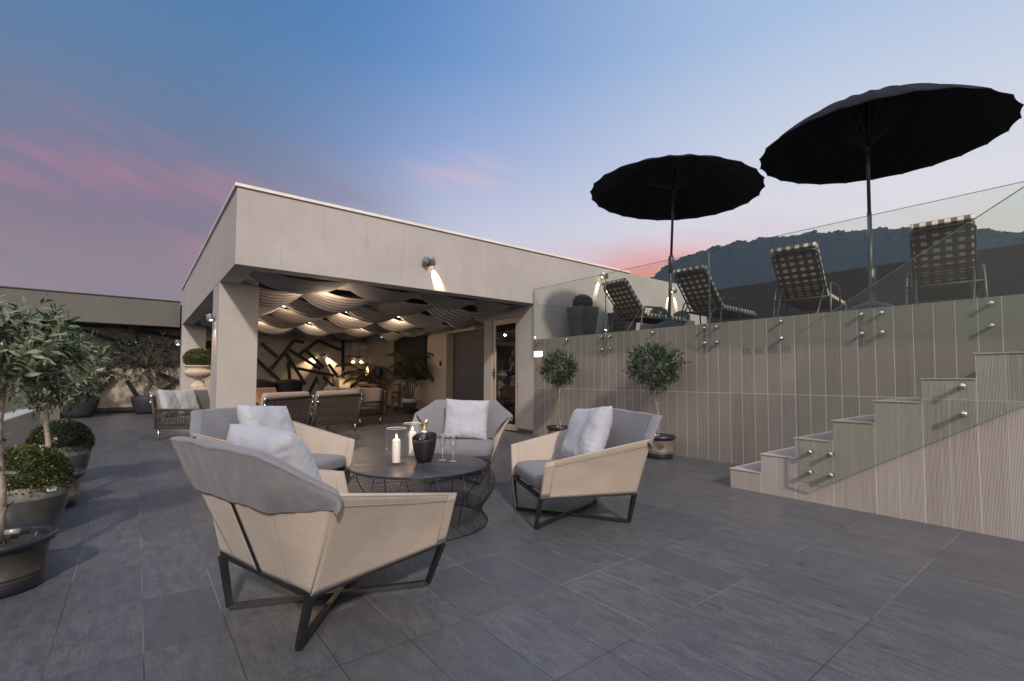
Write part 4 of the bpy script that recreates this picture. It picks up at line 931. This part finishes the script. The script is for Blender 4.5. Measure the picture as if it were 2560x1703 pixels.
# planters on the deck
def planter(x,label):
    t=thing('square_planter',label,'planter',(x,6.98,1.93),0,'square planters with clipped balls along the pavilion wall')
    b=MB(); a,c=.175,.245
    vs=[(-a,-a,0),(a,-a,0),(a,a,0),(-a,a,0),(-c,-c,.74),(c,-c,.74),(c,c,.74),(-c,c,.74),(-c+.03,-c+.03,.74),(c-.03,-c+.03,.74),(c-.03,c-.03,.74),(-c+.03,c-.03,.74),(-c+.04,-c+.04,.69),(c-.04,-c+.04,.69),(c-.04,c-.04,.69),(-c+.04,c-.04,.69)]
    fs=[(3,2,1,0)]+[(i,(i+1)%4,4+(i+1)%4,4+i) for i in range(4)]+[(4+i,4+(i+1)%4,8+(i+1)%4,8+i) for i in range(4)]+[(8+i,8+(i+1)%4,12+(i+1)%4,12+i) for i in range(4)]+[(12,13,14,15)]
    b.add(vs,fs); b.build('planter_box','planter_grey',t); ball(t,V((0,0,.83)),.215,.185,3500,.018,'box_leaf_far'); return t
planter(7.42,'square grey planter with a clipped ball on the upper deck nearest the glass corner')
planter(8.75,'square grey planter standing behind the backrest of the leftmost sun lounger')
planter(10.15,'square planter with clipped ball just left of the parasol pole under the far lamp')
planter(11.15,'farthest square planter with clipped ball right of the parasol pole')
# ================================================================== LOUNGERS
def lounger():
    t=thing('sun_lounger','','sun lounger',(0,0,0),0,'checked sun loungers on the upper deck')
    r=.0135
    hinge=V((.12,0,.44)); top=V((-.44,0,1.03)); up=(top-hinge)
    # back frame
    w=.285
    def bp(f,y,off=0.): return V((hinge.x+up.x*f-off*.85,y,hinge.z+up.z*f-off*.5))
    pts=[bp(0,w,.03),bp(.5,w,.03),bp(.93,w,.03),bp(.985,w-.03,.03),bp(1.01,w-.08,.03),bp(1.01,-w+.08,.03),bp(.985,-w+.03,.03),bp(.93,-w,.03),bp(.5,-w,.03),bp(0,-w,.03)]
    MB().tube(pts,r,8).build('back_frame','lounger_metal',t)
    b=MB()
    for k in range(8):
        f=.10+.118*k; b.bar(bp(f,w,.028),bp(f,-w,.028),.045,.006,up=(up.x,0,up.z)) if 0 else b.obox(bp(f,0,.028),(0,1,0),up,up.cross(V((0,1,0))),w,.012,.003)
    b.build('back_straps','wicker',t)
    # bed frame
    b=MB(); b.tube([(-.05,.31,.415),(1.38,.31,.415),(1.44,.29,.415),(1.44,-.29,.415),(1.38,-.31,.415),(-.05,-.31,.415)],r,8); b.build('bed_frame','lounger_metal',t)
    b=MB()
    for k in range(18): b.box((.02+.078*k,-.30,.407),(.055+.078*k,.30,.413))
    b.build('bed_straps','wicker',t)
    for s in (1,-1):
        b=MB(); b.tube([(-.17,.365*s,.0),(-.10,.36*s,.30),(-.05,.35*s,.53),(.0,.345*s,.585),(.06,.345*s,.60),(.44,.35*s,.615),(.50,.352*s,.60),(.535,.355*s,.55),(.60,.365*s,.0)],r,8); b.build('arm_leg','lounger_metal',t)
        b=MB(); b.obox((.23,.345*s,.618),(1,0,.04),(0,1,0),(0,0,1),.20,.022,.007); b.build('arm_rest','lounger_metal',t)
    b=MB(); b.tube([(1.30,.30,.415),(1.36,.31,0)],r,8); b.tube([(1.30,-.30,.415),(1.36,-.31,0)],r,8); b.tube([(1.35,.305,.05),(1.35,-.305,.05)],r*.8,6); b.build('foot_legs','lounger_metal',t)
    b=MB(); b.tube([bp(.22,.27,.03),(-.36,.25,.14),(-.38,.20,.115),(-.38,-.20,.115),(-.36,-.25,.14),bp(.22,-.27,.03)],r*.85,8); b.build('back_prop','lounger_metal',t)
    b=MB(); b.tube([(-.10,.36,.40),(-.08,-.36,.40)],r*.8,8); b.build('cross_bar','lounger_metal',t)
    # cushion: closed slab following back and bed
    path=[bp(1.06,0),bp(.8,0),bp(.5,0),bp(.2,0),V((.13,0,.455)),V((.22,0,.434)),V((.6,0,.432)),V((1.0,0,.432)),V((1.44,0,.43))]
    L=[0]
    for a,c in zip(path,path[1:]): L.append(L[-1]+(c-a).length)
    def at_(s):
        for i in range(len(path)-1):
            if s<=L[i+1]+1e-6: 
                f=(s-L[i])/(L[i+1]-L[i]); q=path[i].lerp(path[i+1],f); d=(path[i+1]-path[i]).normalized(); return q,d
        return path[-1],(path[-1]-path[-2]).normalized()
    hw=.285; th=.085
    def fn(u,v):
        q,d=at_(u*L[-1]); n=V((-d.z,0,d.x)); n=-n if n.z<0 else n
        a=v*2*math.pi; cy=math.cos(a); sz=math.sin(a)
        yy=math.copysign(abs(cy)**.25,cy)*hw; zz=math.copysign(abs(sz)**.4,sz)*.5+.5
        e=min(1,min(u,1-u)*40+.25); seam=1-.18*(abs(math.sin(u*L[-1]/.45*math.pi))<.06)
        return q+V((0,yy,0))+n*(th*zz*e*seam)
    per=.112
    def uvf(u,v):
        a=v*2*math.pi; cy=math.cos(a); yy=math.copysign(abs(cy)**.25,cy)*hw
        return (u*L[-1]/per, yy/per+.75)
    b=MB(); b.grid(fn,150,48,uvf=uvf)
    # end caps
    for u in (0,1):
        c=[fn(u,j/24) for j in range(24)]; b.add(c,[tuple(range(24))])
    cu=b.build('cushion','check_cushion',t,fix=False)
    bb=MB(); 
    # head roll of the cushion folded over the frame
    def fn2(u,v):
        a=-.4+u*4.0; q=bp(1.045,0,-.005); return q+V((up.x*.0,(v-.5)*2*hw*.98,0))+V((-math.cos(a)*.05,0,math.sin(a)*.045))
    bb.grid(fn2,14,24,uvf=lambda u,v:(u*1.6,(v-.5)*2*hw/per+.75)); bb.build('head_roll','check_cushion',t,fix=False,solid=.006)
    return t
L0=lounger(); lg=[((7.57,5.857,1.93),-2.9,'leftmost checked sun lounger, seen through the glass beside the planter'),((7.713,4.399,1.93),1.9,'checked sun lounger just right of the smaller parasol pole'),
 ((7.645,2.797,1.93),7.3,'checked sun lounger alone in front of the brick wall between the two parasols'),((7.814,1.269,1.93),8.2,'rightmost checked sun lounger, seen from behind through two sheets of glass')]
for i,(l,a,lb) in enumerate(lg):
    if i==0: L0.location=l; L0.rotation_euler=(0,0,R(a)); L0['label']=lb
    else: dup(L0,l,R(a),lb)
# ================================================================== PARASOLS
def parasol(label,base,c,n,Rr,dep,sd,crank,hubd,cs=1.2,sh=(0,0,0)):
    t=thing('parasol',label,'parasol',base)
    n=V(n).normalized(); c=V(c)-V(base); sh=V(sh); apex=c+n*dep+sh
    ax=n.cross(V((0,1,0))).normalized(); ay=n.cross(ax)
    NR=24
    def P(r,a,k=1.):  # r 0..1
        ri=abs((a*NR/(2*math.pi))%1-.5)*2  # 1 at ribs
        sc=1-.022*(1-ri**2)*r**3; z=dep*(1-r**1.75)*1.0; sag=-.020*(1-ri**1.5)*math.sin(math.pi*min(1,r))
        return c+ (ax*math.cos(a)+ay*math.sin(a))*Rr*r*sc + n*(z+sag) + sh*(1-r**1.2)
    b=MB(); b.grid(lambda u,v:P(v,u*2*math.pi),NR*6,18); b.build('canopy','canopy',t,solid=.003,fix=False)
    b=MB()
    for k in range(NR):
        a=2*math.pi*(k+.5)/NR; a=2*math.pi*k/NR
        b.tube([P(r/10,a)-n*.012 for r in range(0,11)],.0035,5)
    b.build('ribs','canopy_trim',t)
    poleb=V((0,0,.12)); d=(apex-poleb)
    hub=poleb+d*(1-hubd/d.length)
    b=MB()
    for k in range(NR):
        a=2*math.pi*k/NR; b.tube([hub,P(.42,a)-n*.015],.0035,5)
    b.build('struts','umbrella_pole',t)
    MB().tube([poleb,poleb+d*.45],.025,14).build('lower_pole','umbrella_pole',t)
    MB().tube([poleb+d*.45,apex],.020,14).build('upper_pole','umbrella_pole',t)
    b=MB(); b.tube([hub-d.normalized()*.05,hub-d.normalized()*.02,hub+d.normalized()*.02],[.022,.032,.034],14); b.build('runner','umbrella_pole',t)
    b=MB(); b.tube([apex-n*.01,apex+n*.03,apex+n*.06,apex+n*.075],[.05,.042,.03,.004],12); b.build('finial','canopy_trim',t)
    q=poleb+d*crank; b=MB(); b.tube([q-d.normalized()*.14,q-d.normalized()*.11,q+d.normalized()*.11,q+d.normalized()*.14],[.026*cs,.038*cs,.038*cs,.026*cs],14); b.build('crank_case','umbrella_pole',t)
    b=MB(); b.tube([q,q+V((-.05,-.05,0)),q+V((-.055,-.055,-.09))],.008,8); b.build('crank_handle','umbrella_pole',t)
    MB().lathe([(0,0),(.30,0),(.305,.03),(.27,.09),(.18,.15),(.07,.185),(.035,.20),(.034,.30),(0,.30)],n=40).build('base','umbrella_base',t)
    return t
parasol('smaller looking black parasol nearer the pavilion, upright over two loungers',(6.95,4.584,1.93),(6.82,4.398,4.198),(.045,-.044,1),1.35,.45,1,.387,.38)
parasol('larger looking black parasol at the far right, pole leaning slightly',(7.151,1.844,1.93),(7.397,1.834,4.172),(.002,-.044,1),1.326,.588,2,.135,.62,1.4,(-.09,.07,0))
# ================================================================== WOVEN SEATING
def woven_panel(b,A,B,C,D,nu,nv,r,m=None,sag=0.):
    A,B,C,D=map(V,(A,B,C,D)); n=(B-A).cross(D-A).normalized()
    def q(u,v): return A.lerp(B,u).lerp(D.lerp(C,u),v)+n*sag*math.sin(math.pi*u)*math.sin(math.pi*v)
    for i in range(nu+1):
        for dx in (-.0,.0045):
            u=i/nu+dx*2; b.tube([q(min(1,max(0,u+.003*math.sin(i*3+k))),k/6)+n*.004*(1 if (k+i)%2 else -1) for k in range(7)],r,4,cap=False)
    for j in range(nv+1):
        v=j/nv; b.tube([q(k/10,min(1,v+.006*math.sin(j*2.3+k)))+n*.005*(1 if (k+j)%2 else -1) for k in range(11)],r*1.15,4,cap=False)
def woven_sofa(label,loc,rz,W,D,cush='cream_fabric',backcush=1,arm_h=.56,back_h=.80,dense=1.,group='woven seats with steel legs',seatc='grey_fabric'):
    """origin on floor centre; faces +x; width along y"""
    t=thing('woven_sofa',label,'sofa',loc,rz,group); h=.21
    for sx in (1,-1):
        for sy in (1,-1):
            b=MB(); p=V((sx*(D/2-.03),sy*(W/2-.03),0)); b.tube([p,p+V((0,0,h))],.022,12); b.build('leg','steel',t)
    b=MB(); b.rbox((-D/2,-W/2,h),(D/2,W/2,h+.05),.015); b.build('base_frame','wicker',t)
    tl=.10
    b=MB(); woven_panel(b,(-D/2+.0,-W/2,h+.03),(-D/2,W/2,h+.03),(-D/2-tl,W/2,back_h),(-D/2-tl,-W/2,back_h),int(W*26*dense),int(15*dense),.0045,sag=-.0); b.build('back_weave','wicker',t)
    b=MB(); b.tube([(-D/2,-W/2,h),(-D/2-tl,-W/2,back_h)],.02,8); b.tube([(-D/2,W/2,h),(-D/2-tl,W/2,back_h)],.02,8); b.tube([(-D/2-tl,-W/2,back_h),(-D/2-tl,W/2,back_h)],.022,8); b.build('back_frame','wicker',t)
    for s in (1,-1):
        for z in (back_h+.005,back_h-.10): MB().tube([(-D/2-tl-.008,(W/2)*s,z-.035),(-D/2-tl-.008,(W/2)*s,z+.018)],.024,10).build('steel_cap','steel',t)
    for s in (1,-1):
        y=s*W/2; b=MB(); woven_panel(b,(D/2,y,h+.03),(-D/2,y,h+.03),(-D/2-.03,y,arm_h),(D/2,y,arm_h),int(D*22*dense),int(9*dense),.0045)
        b.tube([(D/2,y,h),(D/2,y,arm_h),(-D/2-.05,y,arm_h)],.022,8); b.build('arm_weave','wicker',t)
        b=MB(); b.tube([(D/2,y,arm_h-.05),(D/2,y,arm_h+.022)],.026,10); b.build('arm_cap','steel',t)
    MB().rbox((-D/2+.03,-W/2+.03,h+.055),(D/2-.01,W/2-.03,h+.20),.035,seg=3).build('seat_cushion',cush,t)
    n=backcush
    for k in range(n):
        w=(W-.08)/n; y=-W/2+.04+w*(k+.5); q=MB(); q.rbox((-.055,-w/2+.01,0),(.055,w/2-.01,back_h+.10-h-.20),.04,seg=3,mtx=Matrix.Translation((-D/2+.04,y,h+.20))@Matrix.Rotation(R(-9),4,'Y')); q.build('back_cushion',cush,t)
    return t
woven_sofa('woven armchair with its back to the camera directly right of the corner pillar',(1.83,9.42,0),R(129),1.24,.8,'cream_fabric')
woven_sofa('woven armchair with its back to the camera in the middle of the lounge group',(3.03,10.22,0),R(121),1.28,.8,'cream_fabric')
woven_sofa('long woven sofa on the right of the lounge with a row of pillows',(4.10,12.25,0),R(208),2.0,.8,'cream_fabric',2)
woven_sofa('far woven armchair facing the camera with an orange back cushion',(2.55,12.75,0),R(-60),1.2,.8,'orange_fabric')
woven_sofa('woven sofa with strapped back outside the left pillar',(1.137,11.10,0),R(-38),1.5,.94,'grey_fabric',1,back_h=.80)
def free_pillow(label,p,yaw_,lean,roll,w,h,th,sd,m='cream_fabric',g_=None):
    a=R(yaw_); f=V((math.cos(a)*math.cos(R(lean)),math.sin(a)*math.cos(R(lean)),math.sin(R(lean)))); s=V((-math.sin(a),math.cos(a),0)); up=V((0,0,1))*math.cos(R(roll))+s*math.sin(R(roll))
    return pillow(label,p,basis(f,up),w,h,th,sd,m,g_)
free_pillow('left pale pillow on the woven sofa outside the pillar',(.52,10.98,.68),-35,20,4,.5,.5,.18,31,'pillow_fabric')
free_pillow('right pale pillow on the woven sofa outside the pillar',(.76,11.18,.68),-50,18,-4,.5,.5,.18,33,'pillow_fabric')
free_pillow('leftmost cream pillow on the long woven sofa',(4.05,13.0,.70),205,20,3,.5,.48,.17,41)
free_pillow('cream pillow in front at the near end of the long woven sofa',(4.35,12.10,.67),215,22,-6,.5,.48,.17,43)
free_pillow('cream pillow against the back of the long woven sofa near its right end',(4.62,12.20,.68),205,15,4,.5,.48,.17,45)
# bar tables
def bar_table(label,loc,rz,Lx,Ly,H_):
    t=thing('bar_table',label,'table',loc,rz,'high wooden tables by the palms')
    MB().rbox((-Lx/2,-Ly/2,H_-.035),(Lx/2,Ly/2,H_),.006).build('tabletop','wood',t)
    for sx in (1,-1):
        for sy in (1,-1): MB().box((sx*(Lx/2-.05)-.03,sy*(Ly/2-.05)-.03,0),(sx*(Lx/2-.05)+.03,sy*(Ly/2-.05)+.03,H_-.035)).build('leg','wood',t)
    b=MB()
    for sy in (1,-1):
        y=sy*(Ly/2-.05); b.bar((-Lx/2+.08,y,.28),(Lx/2-.08,y,.60),.03,.05); b.bar((-Lx/2+.08,y-.031*sy,.60),(Lx/2-.08,y-.031*sy,.28),.03,.05); b.box((-Lx/2+.08,y-.015,H_-.33),(Lx/2-.08,y+.015,H_-.27))
    b.build('cross_brace','wood',t)
bar_table('high wooden table with crossed braces in front of the dark palm',(5.95,14.75,0),R(52),1.25,.6,.95)
bar_table('second high wooden table partly hidden behind the palm pot',(6.95,15.75,0),R(52),1.2,.6,.95)
# black dining chairs, vase of reeds, head sculpture
def tub_chair(label,loc,rz):
    t=thing('tub_chair',label,'chair',loc,rz,'black tub chairs at the back of the lounge')
    b=MB(); b.grid(lambda u,v:(-.30*math.cos((u-.5)*3.3)*(1+.12*v),.34*math.sin((u-.5)*3.3)*(1+.1*v),.42+v*(.42+.10*math.cos((u-.5)*3.3))),24,8); b.build('shell','black_wood',t,solid=.03)
    b=MB(); b.lathe([(0,.40),(.28,.40),(.30,.43),(.28,.47),(0,.48)],n=28); b.build('seat','black_wood',t)
    for k in range(4):
        a=R(45+90*k); b=MB(); b.tube([(.20*math.cos(a),.20*math.sin(a),.41),(.28*math.cos(a),.28*math.sin(a),0)],.015,6); b.build('leg','black_wood',t)
tub_chair('left black tub chair behind the orange cushion',(2.75,14.9,.35),R(60)); tub_chair('right black tub chair behind the orange cushion',(3.45,15.0,.35),R(100))
for o in [q for q in bpy.data.objects if q.name.startswith('tub_chair')]: o.location.z=0; o.scale=(1.15,1.15,1.18)
t=thing('reed_vase','tall black vase holding dark reeds in front of the rear wall','vase',(4.65,15.6,0))
MB().lathe([(0,0),(.10,0),(.12,.2),(.10,.6),(.13,.78),(.12,.78),(.0,.7)],n=24).build('vase_body','black_wood',t)
b=MB()
for k in range(16): a=random.uniform(0,6.28); b.tube([(0,0,.6),(.09*math.cos(a),.09*math.sin(a),.9),(.22*math.cos(a),.22*math.sin(a),random.uniform(1.05,1.3))],.007,5)
b.build('reeds','black_wood',t)
t=thing('head_sculpture','dark bronze head sculpture standing on the high wooden table between the palms','sculpture',(6.35,15.25,.95))
b=MB(); b.lathe([(0,0),(.11,0),(.11,.04),(.05,.06),(.05,.14)],n=24); b.build('plinth','black_wood',t)
b=MB(); b.grid(lambda u,v:(math.cos(u*6.2832)*math.sin(v*3.1416)*.13*(1+.1*math.cos(u*6.28)),math.sin(u*6.2832)*math.sin(v*3.1416)*.115,.36-math.cos(v*3.1416)*-.20+.0+.012*nz((u*8,v*8,1),1.)),28,18); b.build('head','black_wood',t)
for i,(x,y) in enumerate(((2.15,14.6),(2.3,14.65),(2.45,14.5))):
    o=MB().lathe([(0,0),(.06,0),(.06,.01),(.012,.02),(.010,.30+.1*i),(.03,.31+.1*i),(.012,.32+.1*i),(.012,.52+.1*i),(0,.53+.1*i)],n=16).build('candlestick','black_wood'); o.location=(x,y,.74); tag(o,['short','middle','tall'][i]+' black candlestick on the black console behind the pillar','candlestick')
t=thing('console_table','black console table holding candlesticks behind the corner pillar','table',(2.7,14.6,0)); MB().box((-.9,-.2,.70),(.9,.2,.74)).build('tabletop','black_wood',t)
for sx in (1,-1):
    for sy in (1,-1): MB().box((sx*.85-.02,sy*.15-.02,0),(sx*.85+.02,sy*.15+.02,.70)).build('leg','black_wood',t)

# ================================================================== AIR
b=MB(); b.box((-300,-300,-10.3),(1000,1000,170)); hz=b.build('haze','land')
m=bpy.data.materials.new('haze_air'); m.use_nodes=True; N=NT(m.node_tree)
vv=N.n('ShaderNodeVolumePrincipled'); vv.inputs['Color'].default_value=(.62,.80,1,1); vv.inputs['Density'].default_value=.00027
oo=N.n('ShaderNodeOutputMaterial'); m.node_tree.links.new(vv.outputs[0],oo.inputs['Volume']); hz.data.materials.clear(); hz.data.materials.append(m); tag(hz,kind='stuff')
